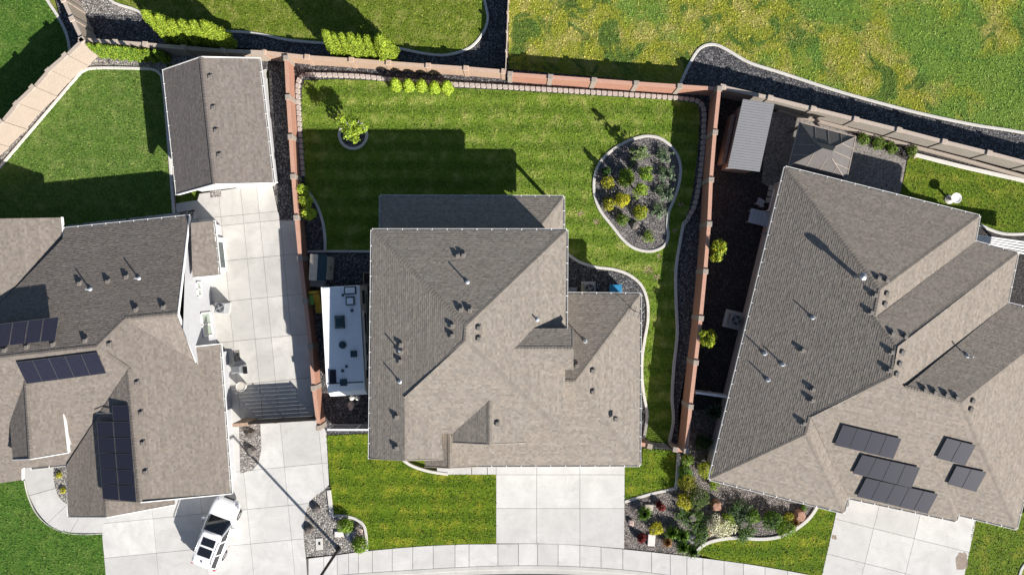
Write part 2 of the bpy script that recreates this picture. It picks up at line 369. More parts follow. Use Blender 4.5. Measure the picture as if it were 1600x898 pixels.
# gravel sheets
sheet("gravel_bed", [(438, 88), (800, 108), (1124, 138), (1110, 330), (1092, 500), (1068, 708), (1002, 700), (990, 560), (620, 560), (600, 690), (490, 690), (455, 300)], 0.0, M_gravel)
sheet("gravel_bed", [(0, 300), (-40, 290), (130, 60), (420, 78), (446, 92), (458, 300), (468, 345), (440, 345), (428, 300), (420, 110), (260, 100), (275, 330), (340, 330), (340, 360), (100, 372), (-40, 372)], 0.0, M_gravel_grey)
sheet("gravel_bed", [(405, 82), (446, 90), (466, 342), (436, 342), (424, 110), (405, 110)], 0.006, M_gravel)
sheet("gravel_bed", [(70, -60), (95, 30), (112, 85), (132, 70), (118, -60)], 0.0, M_gravel)
sheet("gravel_bed", [(95, -60), (130, 66), (500, 92), (800, 112), (795, -60)], 0.0, M_gravel)
sheet("gravel_bed", [(118, -60), (127, 20), (215, 25), (175, -60)], 0.006, M_gravel_grey)
sheet("gravel_bed", [(1060, 136), (1064, 128), (1080, 95), (1095, 75), (1115, 70), (1135, 78), (1170, 98), (1220, 114), (1300, 140), (1370, 160), (1440, 178), (1520, 195), (1600, 208), (1700, 232), (1700, 285), (1600, 258), (1130, 140)], 0.0, M_gravel)
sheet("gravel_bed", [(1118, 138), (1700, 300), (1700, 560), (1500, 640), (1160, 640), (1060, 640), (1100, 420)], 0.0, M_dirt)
sheet("gravel_bed", [(1060, 640), (1160, 640), (1200, 730), (1330, 770), (1280, 805), (1255, 825), (1225, 840), (1150, 848), (1085, 870), (974, 857), (974, 720), (1060, 705)], 0.0, M_gravel_brown)
sheet("gravel_bed", [(470, 870), (467, 800), (485, 765), (515, 760), (520, 800), (560, 806), (576, 862)], 0.0, M_gravel_grey)
sheet("gravel_bed", [(374, 660), (407, 658), (409, 700), (405, 722), (396, 733), (376, 739)], 0.058, M_gravel_grey)
sheet("gravel_bed", [(80, 715), (110, 715), (108, 790), (80, 780)], 0.02, M_gravel_grey)
# right patio
sheet("patio", [(1200, 172), (1330, 208), (1416, 251), (1407, 301), (1380, 330), (1215, 300), (1190, 285)], 0.02, M_paver)
# lawns
back_lawn = smooth([(476, 126), (545, 125), (620, 129), (700, 137), (800, 142), (900, 148), (1000, 154), (1075, 159), (1092, 172), (1091, 220), (1086, 270), (1078, 320), (1069, 345), (1062, 380), (1056, 420), (1056, 470), (1058, 520), (1053, 570), (1050, 620), (1052, 655), (1047, 692)], False, 4) + \
    [(1003, 690)] + smooth([(1008, 672), (1011, 645), (1006, 618), (1003, 590), (1003, 560), (1007, 530), (1012, 500), (1011, 470), (1002, 446), (984, 430), (960, 421), (930, 417), (905, 409), (887, 396)], False, 4) + \
    [(860, 420), (620, 420), (600, 394)] + smooth([(508, 393), (507, 370), (503, 345), (494, 320), (481, 298), (476, 278), (474, 230), (472, 180), (472, 140)], False, 4)
sheet("lawn", back_lawn, 0.035, M_lawn_back)
front_lawn = [(511, 680), (600, 676), (625, 712)] + smooth([(640, 726), (668, 736), (700, 741), (775, 741)], False, 4) + [(775, 848), (720, 849), (650, 852), (573, 859)] + smooth([(572, 845), (568, 822), (556, 811), (540, 807), (523, 807)], False, 4) + [(519, 780), (514, 735)]
sheet("lawn", front_lawn, 0.035, M_lawn_front)
sheet("lawn", [(976, 722), (1004, 722), (1004, 700), (1061, 704), (1057, 760)] + smooth([(1051, 763), (1015, 770), (976, 780)], False, 4), 0.035, M_lawn_front)
nw_lawn = [(-60, 330), (0, 262), (60, 192)] + smooth([(118, 124), (132, 111), (150, 107), (200, 107), (238, 109), (250, 116), (254, 130)], False, 4) + [(262, 200), (270, 333), (100, 360), (-60, 372)]
sheet("lawn", nw_lawn, 0.035, M_lawn_nw)
sw_lawn = [(-60, 740), (36, 744)] + smooth([(42, 770), (53, 796), (72, 817), (100, 829), (130, 833), (160, 833)], False, 4) + [(166, 898), (169, 930), (-60, 960)]
sheet("lawn", sw_lawn, 0.035, M_lawn_green)
sheet("lawn", [(-80, -60), (62, -60)] + smooth([(74, 0), (92, 28), (105, 55), (110, 80)], False, 4) + [(100, 100), (0, 205), (-80, 290)], 0.035, M_lawn_green)
n_lawn = smooth([(160, -40), (172, 0), (214, 17), (244, 38), (290, 52), (355, 50), (400, 53), (450, 63), (504, 68), (560, 71), (614, 75), (667, 85), (701, 86), (734, 75), (754, 53), (762, 30), (757, 0), (750, -40)], False, 4)
sheet("lawn", n_lawn, 0.035, M_lawn_n)
past = [(796, -80), (794, 108), (1060, 132), (1064, 128), (1080, 95), (1095, 75), (1115, 70), (1135, 78), (1170, 98), (1220, 114), (1300, 140), (1370, 160), (1440, 178), (1520, 195), (1600, 208), (1750, 245), (1750, -80)]
sheet("pasture", past, 0.02, M_pasture)
sheet("lawn", [(1426, 243), (1600, 284), (1700, 306), (1700, 380), (1600, 366), (1585, 368), (1560, 364), (1530, 352), (1500, 350), (1400, 320), (1409, 295), (1418, 250)], 0.035, M_lawn_e)
fr = smooth([(1086, 863), (1098, 851), (1118, 843), (1150, 839), (1190, 841), (1222, 836), (1248, 822), (1266, 806), (1279, 786)], False, 4)
sheet("lawn", fr + [(1300, 780), (1306, 797), (1284, 898), (1278, 925), (1265, 896), (1180, 881), (1115, 872)], 0.035, M_lawn_front)
sheet("lawn", [(1524, 800), (1650, 800), (1650, 850), (1604, 876), (1592, 898), (1588, 930), (1498, 930), (1506, 898)], 0.035, M_lawn_e)
# low rough tussocks in the pasture, one mass nobody could count
tb = MB()
inside = [Vector(W(x, y)[:2]).to_tuple() for x, y in past]
def in_poly(p, poly):
    c = False; n = len(poly); x, y = p
    for i in range(n):
        (x1, y1), (x2, y2) = poly[i], poly[i - 1]
        if (y1 > y) != (y2 > y) and x < (x2 - x1) * (y - y1) / (y2 - y1) + x1: c = not c
    return c
from mathutils import noise as mnoise
def scatter_tufts(name, poly_px, n, h, w, cols, mask=None, z0=0.03, blades=4):
    poly = G(poly_px); a = np.array(poly); mn, mx = a.min(0), a.max(0); V = []; F = []; C = []
    lim0, lim1 = W(-25, 923)[:2], W(1625, -25)[:2]
    mn = np.maximum(mn, lim0); mx = np.minimum(mx, lim1); cnt = 0; tries = 0
    while cnt < n and tries < n * 4:
        tries += 1; p = (random.uniform(mn[0], mx[0]), random.uniform(mn[1], mx[1]))
        if not in_poly(p, poly): continue
        m = mask(p) if mask else 1.0
        if random.random() > m: continue
        cnt += 1; c = random.choice(cols); f = random.uniform(0.7, 1.25)
        for b in range(blades):
            t = random.uniform(0, 6.283); l = h * random.uniform(0.5, 1.2) * (0.6 + 0.6 * m); sp = random.uniform(0.2, 1.0) * l
            dx, dy = math.cos(t), math.sin(t); ww = w * random.uniform(0.6, 1.2); i = len(V)
            ox, oy = p[0] + random.uniform(-w, w), p[1] + random.uniform(-w, w)
            V += [(ox - dy * ww, oy + dx * ww, z0), (ox + dy * ww, oy - dx * ww, z0), (ox + dx * sp, oy + dy * sp, z0 + l)]
            F.append((i, i + 1, i + 2)); C.append(tuple(k * f for k in c))
    me = bpy.data.meshes.new(name); me.from_pydata(V, [], F); me.materials.append(M_leaf); set_cols(me, np.array(C))
    o = bpy.data.objects.new(name, me); COL.objects.link(o); return o
if 0: tag(scatter_tufts("weed_tussocks", past, 5000, 0.06, 0.05, [(0.20, 0.24, 0.04), (0.28, 0.27, 0.055), (0.14, 0.22, 0.035), (0.38, 0.31, 0.12), (0.42, 0.34, 0.17)],
    lambda p: max(0.05, min(1.0, (mnoise.noise(Vector((p[0] * 0.35, p[1] * 0.35, 3.1))) + 0.25) * 1.6))), "rough weedy grass tussocks across the pasture", "grass", None, "stuff")
def grass(label, poly_px, mat, z0, dens=75, length=0.12, width=0.035, holes=()):
    "short grass tufts spread over a lawn, one mass nobody could count"
    poly = np.array(G(poly_px)); lo = np.maximum(poly.min(0), W(-20, 918)[:2]); hi = np.minimum(poly.max(0), W(1620, -20)[:2])
    n = int((hi[0] - lo[0]) * (hi[1] - lo[1]) * dens); P = rng.uniform(lo, hi, (n, 2))
    def within(poly):
        ins = np.zeros(n, bool); m = len(poly)
        for i in range(m):
            (x1, y1), (x2, y2) = poly[i], poly[i - 1]
            if y1 == y2: continue
            ins ^= ((y1 > P[:, 1]) != (y2 > P[:, 1])) & (P[:, 0] < (x2 - x1) * (P[:, 1] - y1) / (y2 - y1) + x1)
        return ins
    ins = within(poly)
    for hpoly in holes: ins &= ~within(np.array(G(hpoly)))
    P = P[ins]; n = len(P); t = rng.uniform(0, 2 * np.pi, n); L = length * rng.uniform(0.5, 1.3, n); el = rng.uniform(0.15, 0.9, n); w = width * rng.uniform(0.6, 1.4, n)
    d = np.stack([np.cos(t), np.sin(t)], 1); s = np.stack([-d[:, 1], d[:, 0]], 1); V = np.zeros((n, 3, 3)); V[:, :, 2] = z0
    V[:, 0, :2] = P - s * w[:, None]; V[:, 1, :2] = P + s * w[:, None]; V[:, 2, :2] = P + d * (L * np.cos(el))[:, None]; V[:, 2, 2] += L * np.sin(el)
    V[:, 0, 2] += rng.uniform(0, 0.02, n); V[:, 1, 2] += rng.uniform(0, 0.02, n)
    me = bpy.data.meshes.new("grass"); me.vertices.add(n * 3); me.vertices.foreach_set("co", V.ravel()); me.loops.add(n * 3); me.loops.foreach_set("vertex_index", np.arange(n * 3, dtype=np.int32))
    me.polygons.add(n); me.polygons.foreach_set("loop_start", np.arange(0, n * 3, 3, dtype=np.int32)); me.polygons.foreach_set("loop_total", np.full(n, 3, dtype=np.int32)); me.update(calc_edges=True)
    c = rng.uniform(0.55, 1.5, n)[:, None] * np.stack([rng.uniform(0.9, 1.2, n), np.ones(n), rng.uniform(0.8, 1.2, n)], 1)
    at = me.attributes.new("tint", 'FLOAT_COLOR', 'CORNER'); at.data.foreach_set("color", np.concatenate([np.repeat(c, 3, axis=0), np.ones((n * 3, 1))], axis=1).astype(np.float32).ravel())
    me.materials.append(mat); o = bpy.data.objects.new("grass", me); COL.objects.link(o); tag(o, label, "grass", None, "stuff")
island = [(900 + x / 4.275, 190 + y / 4.275) for x, y in [(480, 98), (560, 113), (630, 163), (678, 232), (697, 312), (688, 410), (657, 510), (620, 600), (608, 680), (613, 775), (580, 835), (500, 866), (400, 850), (320, 796), (240, 697), (163, 598), (125, 500), (119, 400), (144, 302), (204, 222), (302, 153), (400, 112)]]
ring = [(552 + 21.5 * math.cos(t * math.pi / 8), 211 + 21.5 * math.sin(t * math.pi / 8)) for t in range(16)]
for lab, poly, mt in LAWNS: grass(lab, poly, mt, 0.035, holes=(island, ring))
grass("rough yellow green grass of the pasture beyond the walls", past, BLADE["pasture_grass"], 0.02, 85, 0.13, 0.035)
# ---- kerbs (concrete edging ribbons)
def kerb(pts, w=0.16, h=0.09, closed=False, mat=None, sm=True, n=5, z0=-0.05):
    P = [Vector(p) for p in G(smooth(pts, closed, n) if sm else pts)]; m = len(P); mb = MB(); rings = []
    for i, p in enumerate(P):
        a = P[(i - 1) % m] if (closed or i > 0) else p; b = P[(i + 1) % m] if (closed or i < m - 1) else p
        d = (b - a).normalized(); nn = Vector((-d.y, d.x)); r = []
        for off, z in ((-w / 2, z0), (-w / 2, h - 0.02), (-w / 2 + 0.025, h), (w / 2 - 0.025, h), (w / 2, h - 0.02), (w / 2, z0)): r.append((p.x + nn.x * off, p.y + nn.y * off, z))
        rings.append(r)
    vs = [q for r in rings for q in r]; fs = []
    for i in range(m if closed else m - 1):
        for k in range(5): fs.append((i * 6 + k, i * 6 + k + 1, ((i + 1) % m) * 6 + k + 1, ((i + 1) % m) * 6 + k))
    if not closed: fs.append((0, 1, 2, 3, 4, 5)); fs.append(tuple((m - 1) * 6 + k for k in (5, 4, 3, 2, 1, 0)))
    mb.mesh(vs, fs); return tag(mb.build("kerb", mat or M_kerb), kind="structure")
island = [(900 + x / 4.275, 190 + y / 4.275) for x, y in [(480, 98), (560, 113), (630, 163), (678, 232), (697, 312), (688, 410), (657, 510), (620, 600), (608, 680), (613, 775), (580, 835), (500, 866), (400, 850), (320, 796), (240, 697), (163, 598), (125, 500), (119, 400), (144, 302), (204, 222), (302, 153), (400, 112)]]
sheet("gravel_bed", smooth(island, True, 3), 0.05, M_gravel_bed); kerb(island, 0.2, 0.11, True, n=4)
ring = [(552 + 21.5 * math.cos(t * math.pi / 8), 211 + 21.5 * math.sin(t * math.pi / 8)) for t in range(16)]
sheet("gravel_bed", ring, 0.05, M_gravel); kerb(ring, 0.2, 0.11, True, n=3)
kerb([(466, 285), (472, 293), (483, 302), (495, 320), (504, 345), (508, 370), (508, 393)], 0.2)
kerb([(481, 393), (530, 392.5), (600, 393)], 0.16, sm=False)
kerb([(1068, 348), (1062, 380), (1056, 420), (1056, 470), (1058, 520), (1053, 570), (1050, 620), (1052, 655), (1046, 690)], 0.22)
kerb([(886, 396), (905, 409), (930, 417), (960, 421), (984, 430), (1002, 446), (1011, 470), (1012, 500), (1007, 530), (1003, 560), (1003, 590), (1006, 618), (1011, 645), (1008, 672), (1004, 690)], 0.2)
kerb([(622, 710), (640, 725), (668, 735), (700, 740)], 0.2)
kerb([(523, 805), (540, 805.5), (556, 810), (569, 821), (573, 845), (573, 859)], 0.2)
kerb([(514, 765), (519, 808)], 0.3, 0.1, sm=False)
kerb([(1060, 705), (1056, 758), (1050, 763), (1015, 771), (976, 783)], 0.2)
kerb([(1060, 708), (1057, 759)], 0.25, 0.16, sm=False)
kerb([(1086, 863), (1098, 851), (1118, 843), (1150, 839), (1190, 841), (1222, 836), (1248, 822), (1266, 806), (1279, 786)], 0.24)
kerb([(-20, 286), (0, 262), (60, 192), (118, 124), (132, 111), (150, 107), (200, 107), (238, 109), (250, 116), (255, 130), (262, 200), (272, 333)], 0.2)
kerb([(66, -20), (74, 0), (92, 28), (105, 55), (110, 80)], 0.2)
kerb([(160, -40), (172, 0), (214, 17), (244, 38), (290, 52), (355, 50), (400, 53), (450, 63), (504, 68), (560, 71), (614, 75), (667, 85), (701, 86), (734, 75), (754, 53), (762, 30), (757, 0), (750, -40)], 0.18)
kerb([(1062, 133), (1080, 95), (1095, 75), (1115, 70), (1135, 78), (1170, 98), (1220, 114), (1300, 140), (1370, 160), (1440, 178), (1520, 195), (1600, 208), (1700, 232)], 0.2)
kerb([(1213, 174), (1300, 197), (1416, 228), (1500, 250), (1600, 278), (1680, 299)], 0.15, 0.45, mat=M_cap)
kerb([(1429, 242), (1500, 260), (1600, 283), (1680, 302)], 0.28, 0.12)
kerb([(1530, 351), (1555, 362), (1580, 366), (1620, 364)], 0.2)
kerb([(1588, 930), (1592, 898), (1603, 878), (1640, 852)], 0.2)
kerb([(38, 750), (43, 772), (54, 797), (73, 818), (101, 831), (130, 834), (160, 833)], 0.06, 0.06)
# ---- concrete slabs, each slab a piece of its paving
def paving(name, region, ang, ulines, vlines, mat, z=0.05, gap=0.012, ref=(800, 449)):
    "clip a rotated joint grid (in photo pixels about ref) against a paving outline"
    base = sheet(name, region, z - 0.035, M_conc_dark)
    ca, sa = math.cos(ang), math.sin(ang)
    uv = [((x - ref[0]) * ca + (y - ref[1]) * sa, -(x - ref[0]) * sa + (y - ref[1]) * ca) for x, y in region]
    g = gap * 22.2 / 2 + 0.12
    for i in range(len(ulines) - 1):
        for j in range(len(vlines) - 1):
            p = uv
            for ax, val, less in ((0, ulines[i] + g, False), (0, ulines[i + 1] - g, True), (1, vlines[j] + g, False), (1, vlines[j + 1] - g, True)):
                p = clip(p, ax, val, less)
                if len(p) < 3: break
            if len(p) < 3 or abs(area2(p)) < 60: continue
            q = [(u * ca - v * sa + ref[0], u * sa + v * ca + ref[1]) for u, v in p]
            mb = MB(); pw = G(q); mb.prism(pw, z - 0.1, z + random.uniform(-0.002, 0.002)); mb.build("slab", mat, base)
    return base
paving("driveway", [(775.5, 700), (976, 700), (975, 856), (900, 850), (840, 848), (775.5, 848)], 0.0, [-30, 38.5, 106, 180], [230, 292, 344.5, 420], M_conc, ref=(800, 449))
top = smooth([(400, 884), (478, 872), (523, 866.5), (572, 860), (650, 853), (720, 849.5), (775, 849), (840, 848.5), (900, 850.5), (975, 857), (1050, 865), (1115, 873), (1180, 882), (1265, 897), (1340, 912)], False, 8)
bot = smooth([(400, 912), (478, 903), (523, 898), (572, 894), (650, 889), (720, 885), (775, 883), (840, 882.5), (900, 884), (975, 889), (1050, 898), (1115, 908), (1180, 919), (1265, 937), (1340, 955)], False, 8)
def at_x(poly, x):
    for a, b in zip(poly, poly[1:]):
        if a[0] <= x <= b[0]: return a[1] + (b[1] - a[1]) * (x - a[0]) / (b[0] - a[0])
    return poly[-1][1]
walk = sheet("pavement", top + bot[::-1], 0.012, M_conc_dark)
js = [482, 506, 527, 545, 560, 582, 613, 645, 677, 711, 733, 778, 810, 840, 872, 906, 939, 973, 1018, 1047, 1073, 1098, 1131, 1161, 1195, 1230, 1262, 1284, 1320]
for a, b in zip(js, js[1:]):
    xs = [a + 0.35, (a + b) / 2, b - 0.35]; q = [(x, at_x(top, x) + 0.3) for x in xs] + [(x, at_x(bot, x) - 0.3) for x in xs[::-1]]
    mb = MB(); mb.prism(G(q), -0.05, 0.05 + random.uniform(-0.002, 0.002)); mb.build("slab", M_conc, walk)
cb = [(x, y + 3.5) for x, y in bot]; kerb([(p[0], p[1]) for p in cb[::4]], 0.3, 0.03, mat=M_conc2, n=3, z0=-0.12)
gut = sheet("gutter_pan", [(x, y + 6.5) for x, y in bot] + [(x, y + 14) for x, y in bot[::-1]], -0.07, M_conc2)
# left lot: long side drive, front apron, curved front walk
ang = math.radians(-5.6)
paving("driveway", [(312, 303), (425, 286), (434, 330), (440, 345), (468, 345), (478, 440), (492, 560), (504, 655), (440, 662), (362, 668), (352, 560), (345, 575), (330, 520), (322, 440), (320, 360), (300, 345)], ang,
       [-520, -478, -441.5, -407, -381.5, -350, -300], [-250, -214, -154, -140, -85, -22, 41, 109, 170, 300], M_conc2, ref=(800, 449))
paving("driveway", [(160, 833), (150, 812), (165, 800), (280, 775), (352, 745), (358, 664), (408, 660), (500, 652), (510, 676), (513, 735), (514, 757)] + smooth([(505, 766), (488, 778), (478, 800), (474, 830), (478, 871)], False, 4) + [(482, 930), (169, 960), (166, 898)], ang,
       [-700, -593, -516, -445, -381, -322, -250], [150, 244, 304, 358, 420, 560], M_conc, ref=(800, 449))
sheet("concrete_path", [(405, 112), (416, 108), (430, 290), (420, 292)], 0.03, M_conc2)
sheet("concrete_path", [(275, 318), (313, 312), (314, 326), (276, 332)], 0.03, M_conc2)
sheet("concrete_path", [(104, 372), (104, 352), (272, 333), (300, 338), (300, 345)], 0.045, M_conc2)
ow = smooth([(36, 728), (40, 752), (48, 778), (62, 803), (82, 822), (110, 831), (160, 832)], False, 6); iw = smooth([(84, 722), (84, 745), (88, 765), (97, 780), (112, 790), (132, 795), (168, 800)], False, 6)
base = sheet("front_path", ow + iw[::-1], 0.012, M_conc_dark); n = len(ow) - 1
for a, b in ((0, 11), (11, 22), (22, 30), (30, n)):
    mb = MB(); q = ow[a:b + 1] + iw[a:b + 1][::-1]; cx = sum(p[0] for p in q) / len(q); cy = sum(p[1] for p in q) / len(q)
    q = [(cx + (x - cx) * 0.985, cy + (y - cy) * 0.985) for x, y in q]; mb.prism(G(q), -0.05, 0.05); mb.build("slab", M_conc, base)
# entry walk of the middle house and right-hand driveway
wk = sheet("front_path", [(683, 727), (776, 726), (776, 741), (683, 741)], 0.012, M_conc_dark)
for a, b in ((683, 736.5), (737.5, 761), (762, 775)):
    mb = MB(); mb.prism(G([(a, 727), (b, 727), (b, 740.5), (a, 740.5)]), -0.05, 0.05); mb.build("slab", M_conc, wk)
paving("driveway", [(1330, 760), (1500, 790), (1535, 800), (1524, 813), (1506, 898), (1498, 935), (1276, 935), (1284, 898), (1307, 797), (1325, 790)], math.radians(14), [-80, 575, 642, 760, 900][:0] or [560, 638.5, 704, 800], [100, 170, 228, 284, 400], M_conc, ref=(800, 449))
# ---- scalloped edging blocks round the back lawn
eb = tag(empty("lawn_edging", W(780, 130), "curved row of pinkish scalloped concrete blocks edging the back lawn", "edging"))
path = [Vector(p) for p in G(smooth([(474, 272), (471, 230), (468, 180), (466, 140), (469, 124), (480, 118), (500, 118), (560, 120), (620, 126), (700, 132), (800, 137.5), (900, 143.5), (1000, 150), (1075, 156), (1092, 161), (1099, 172), (1099, 200), (1097, 240), (1092, 285), (1085, 320), (1075, 340), (1069, 349)], False, 6))]
blk = MB(); blk.mesh([(x, y, 0) for x, y in ((-0.17, -0.14), (0.17, -0.14), (0.185, 0.06), (0.12, 0.15), (-0.12, 0.15), (-0.185, 0.06))] + [(x * 0.93, y * 0.92, 0.2) for x, y in ((-0.17, -0.14), (0.17, -0.14), (0.185, 0.06), (0.12, 0.15), (-0.12, 0.15), (-0.185, 0.06))],
    [(0, 5, 4, 3, 2, 1), (6, 7, 8, 9, 10, 11)] + [(i, (i + 1) % 6, 6 + (i + 1) % 6, 6 + i) for i in range(6)])
b0 = blk.build("block", M_edgeblock, eb, origin=(0, 0, 0)); bme = b0.data; bme.transform(Matrix.Translation(wloc(eb))); first = True
dacc = 0.0; nxt = 0.0; ebl = wloc(eb)
for a, b in zip(path, path[1:]):
    L = (b - a).length
    while nxt <= dacc + L:
        t = (nxt - dacc) / L; p = a + (b - a) * t; d = b - a
        o = b0 if first else b0.copy()
        if not first: COL.objects.link(o)
        first = False; o.parent = eb; o.location = (p.x - ebl.x, p.y - ebl.y, random.uniform(-0.01, 0.012)); o.rotation_euler = (0, 0, math.atan2(d.y, d.x) + math.pi + random.uniform(-0.06, 0.06))
        nxt += 0.386
    dacc += L
# ---- block walls
def wall(name, label, pts, h, mp, mc, thick=0.2, pil=True, pmat=None, pw=0.31, cat="wall", skip=(), steps=None):
    "pts: photo pixels of the wall top line, one pillar at each"
    hs = steps or [h] * len(pts); P = [W(x, y, hs[min(i, len(hs) - 1)]) for i, (x, y) in enumerate(pts)]
    e = empty(name, (P[0].x, P[0].y, 0), label, cat)
    for i in range(len(P) - 1):
        a, b = P[i].copy(), P[i + 1].copy(); hh = hs[i] if i < len(hs) else h
        za = hh; d = (Vector((b.x - a.x, b.y - a.y, 0))).normalized(); mb = MB()
        a0 = Vector((a.x, a.y, 0)); b0 = Vector((b.x, b.y, 0)); mid = za - 0.05
        mb.bar(a0 + Vector((0, 0, (mid - 0.15) / 2)), b0 + Vector((0, 0, (mid - 0.15) / 2)), thick, mid + 0.15); mb.build("panel", mp, e)
        mb = MB(); mb.bar(a0 + Vector((0, 0, za - 0.025)), b0 + Vector((0, 0, za - 0.025)), thick + 0.05, 0.05); mb.build("coping", mc, e)
    if pil:
        for i, p in enumerate(P):
            if i in skip: continue
            q = P[min(i + 1, len(P) - 1)] - P[max(i - 1, 0)]; rz = math.atan2(q.y, q.x); hh = hs[min(i, len(hs) - 1)] + 0.03
            mb = MB(); mb.box((p.x, p.y, hh / 2 - 0.05), (pw, pw, hh + 0.1), rz); k = mb.build("pillar", pmat or mp, e)
            mb = MB(); mb.box((p.x, p.y, hh + 0.035), (pw + 0.05, pw + 0.05, 0.06), rz, bev=0.02); mb.build("cap", mc if pmat is None else M_cap, k)
    return e
wall("block_wall", "red block wall between the left driveway and the trailer yard", [(447, 91), (450, 152), (454, 214), (458, 276), (463, 340), (469, 404), (477, 470), (485, 541), (490, 606), (498, 668)], 1.4, M_block_red, M_cap_red, pmat=M_cap)
wall("block_wall", "tan block wall behind the five small back lawn conifers", [(412, 82), (480, 89.5), (549, 94), (607, 98.5), (669, 103), (728, 107), (787, 112)], 1.35, M_block_warm, M_cap_warm)
wall("block_wall", "red block wall between the back lawn and the pasture", [(797, 116), (860, 120.5), (928, 125.5), (994, 130.5), (1062, 135), (1122, 139)], 1.45, M_block_red, M_cap_red, pmat=M_cap)
wall("block_wall", "long red block wall on the right edge of the back lawn", [(1124, 139), (1117, 207), (1111, 281), (1108, 350), (1102, 424), (1095, 497), (1087, 566), (1079, 635), (1072, 704)], 1.85, M_block_red, M_cap_red, pmat=M_cap)
wall("block_wall", "stepped tan block wall at the top left lawns", [(128, 64), (102, 87), (76, 111), (51, 137), (26, 163), (1, 191), (-26, 220), (-55, 250)], 2.1, M_block_tan, M_cap_tan, steps=[2.1, 2.2, 2.1, 2.2, 2.1, 2.2, 2.1, 2.1])
wall("block_wall", "tan block wall running off the top left edge of the frame", [(128, 62), (113, 30), (99, 0), (85, -32)], 2.1, M_block_tan, M_cap_tan)
wall("block_wall", "tan block wall behind the charcoal roofed workshop", [(130, 62), (180, 66), (227, 69.5), (287, 74.5), (348, 79.5), (412, 82)], 1.6, M_block_tan, M_cap_tan, skip=(0, 5))
wall("block_wall", "grey tan block wall behind the gazebo", [(1129, 136), (1203, 153), (1270, 170), (1337, 186.5), (1404, 203), (1475, 221.5), (1545, 239), (1610, 256), (1680, 275)], 1.8, M_block_grey, M_cap_tan)
fe = empty("board_fence", W(793, 50), "thin pale board fence between top lawn and pasture", "fence")
for i in range(5):
    a = W(795.5 - i * 1.1, -40 + i * 30, 1.5); b = W(795.5 - (i + 1) * 1.1, -40 + (i + 1) * 30, 1.5)
    mb = MB(); mb.bar((a.x, a.y, 0.72), (b.x, b.y, 0.72), 0.05, 1.5); mb.build("board_panel", M_cap_tan, fe)
    mb = MB(); mb.box((a.x, a.y, 0.78), (0.14, 0.14, 1.66)); mb.build("post", M_cap_tan, fe)
# ------------------------------------------------------------------ houses
def shingle_plane(pts, S, course=0.13, tabw=(0.1, 0.23), deck=None):
    "pts: 3D outline, first two points on the eave; adds tabs to S (an MB) and the deck face"
    p0, p1 = pts[0], pts[1]; n = Vector((0, 0, 0)); m = len(pts)
    for i in range(m):
        a, b = pts[i], pts[(i + 1) % m]; n += Vector(((a.y - b.y) * (a.z + b.z), (a.z - b.z) * (a.x + b.x), (a.x - b.x) * (a.y + b.y)))
    n.normalize()
    if n.z < 0: n = -n
    u = (p1 - p0); u = (u - n * u.dot(n)).normalized(); v = n.cross(u)
    if v.z < 0: v = -v; u = -u
    uv = [((p - p0).dot(u), (p - p0).dot(v)) for p in pts]
    b0 = min(q[1] for q in uv); b1 = max(q[1] for q in uv); a0 = min(q[0] for q in uv); a1 = max(q[0] for q in uv)
    r = int((b1 - b0) / course) + 1
    for k in range(r):
        lo = b0 + k * course; hi = lo + course; row = clip(clip(uv, 1, lo, False), 1, hi, True)
        if len(row) < 3: continue
        ra = min(q[0] for q in row); rb = max(q[0] for q in row); a = ra - random.uniform(0, 0.3); drift = random.uniform(0.94, 1.06)
        while a < rb:
            w = random.uniform(*tabw); t = random.choice((0.006, 0.009, 0.013)); tab = clip(clip(row, 0, a, False), 0, a + w, True); a += w
            if len(tab) < 3: continue
            f = random.choice((0.8, 0.9, 0.97, 1.0, 1.05, 1.13)) * random.uniform(0.92, 1.08) * drift; h = random.uniform(-0.03, 0.03); c = (f * (1 + h), f, f * (1 - h))
            S.face([p0 + u * x + v * y + n * (0.004 + t * (1 - (y - lo) / course)) for x, y in tab], c=c)
            low = [q for q in tab if q[1] < lo + 1e-4]
            if len(low) >= 2:
                xa = min(q[0] for q in low); xb = max(q[0] for q in low)
                S.face([p0 + u * xa + v * lo - n * 0.002, p0 + u * xb + v * lo - n * 0.002, p0 + u * xb + v * lo + n * (t + 0.004), p0 + u * xa + v * lo + n * (t + 0.004)], c=c)
    if deck is not None:
        deck.face([p - n * 0.012 for p in pts]); deck.face([p - n * 0.12 for p in pts][::-1])
        for i in range(m): a, b = pts[i], pts[(i + 1) % m]; deck.face([a - n * 0.12, b - n * 0.12, b - n * 0.012, a - n * 0.012])
    return Plane(pts[0], pts[1], pts[2] + Vector((0, 0, 0))) if False else n
def caps(S, a, b, drop=0.27, w=0.14, step=0.2, tint=0.85):
    d = (b - a); L = d.length; d.normalize(); sd = d.cross(Vector((0, 0, 1))).normalized(); up = sd.cross(d); k = 0.0
    while k < L:
        e = min(L, k + step * 1.15); f = tint * random.uniform(0.85, 1.15); c = (f, f, f)
        p, q = a + d * k, a + d * e; hi, lo = 0.024, 0.012
        S.face([p + up * hi - sd * 0, p + up * (hi - w * drop) + sd * w, q + up * (lo - w * drop) + sd * w, q + up * lo], c=c)
        S.face([p + up * hi, q + up * lo, q + up * (lo - w * drop) - sd * w, p + up * (hi - w * drop) - sd * w], c=c)
        S.face([p + up * (hi - w * drop) - sd * w, p + up * (hi - w * drop - 0.02) - sd * w, p + up * (hi - 0.02), p + up * hi], c=c)
        S.face([p + up * hi, p + up * (hi - 0.02), p + up * (hi - w * drop - 0.02) + sd * w, p + up * (hi - w * drop) + sd * w], c=c)
        k += step
M_gutter = plain("gutter_white", (0.62, 0.61, 0.59), 0.6, var=0.05)
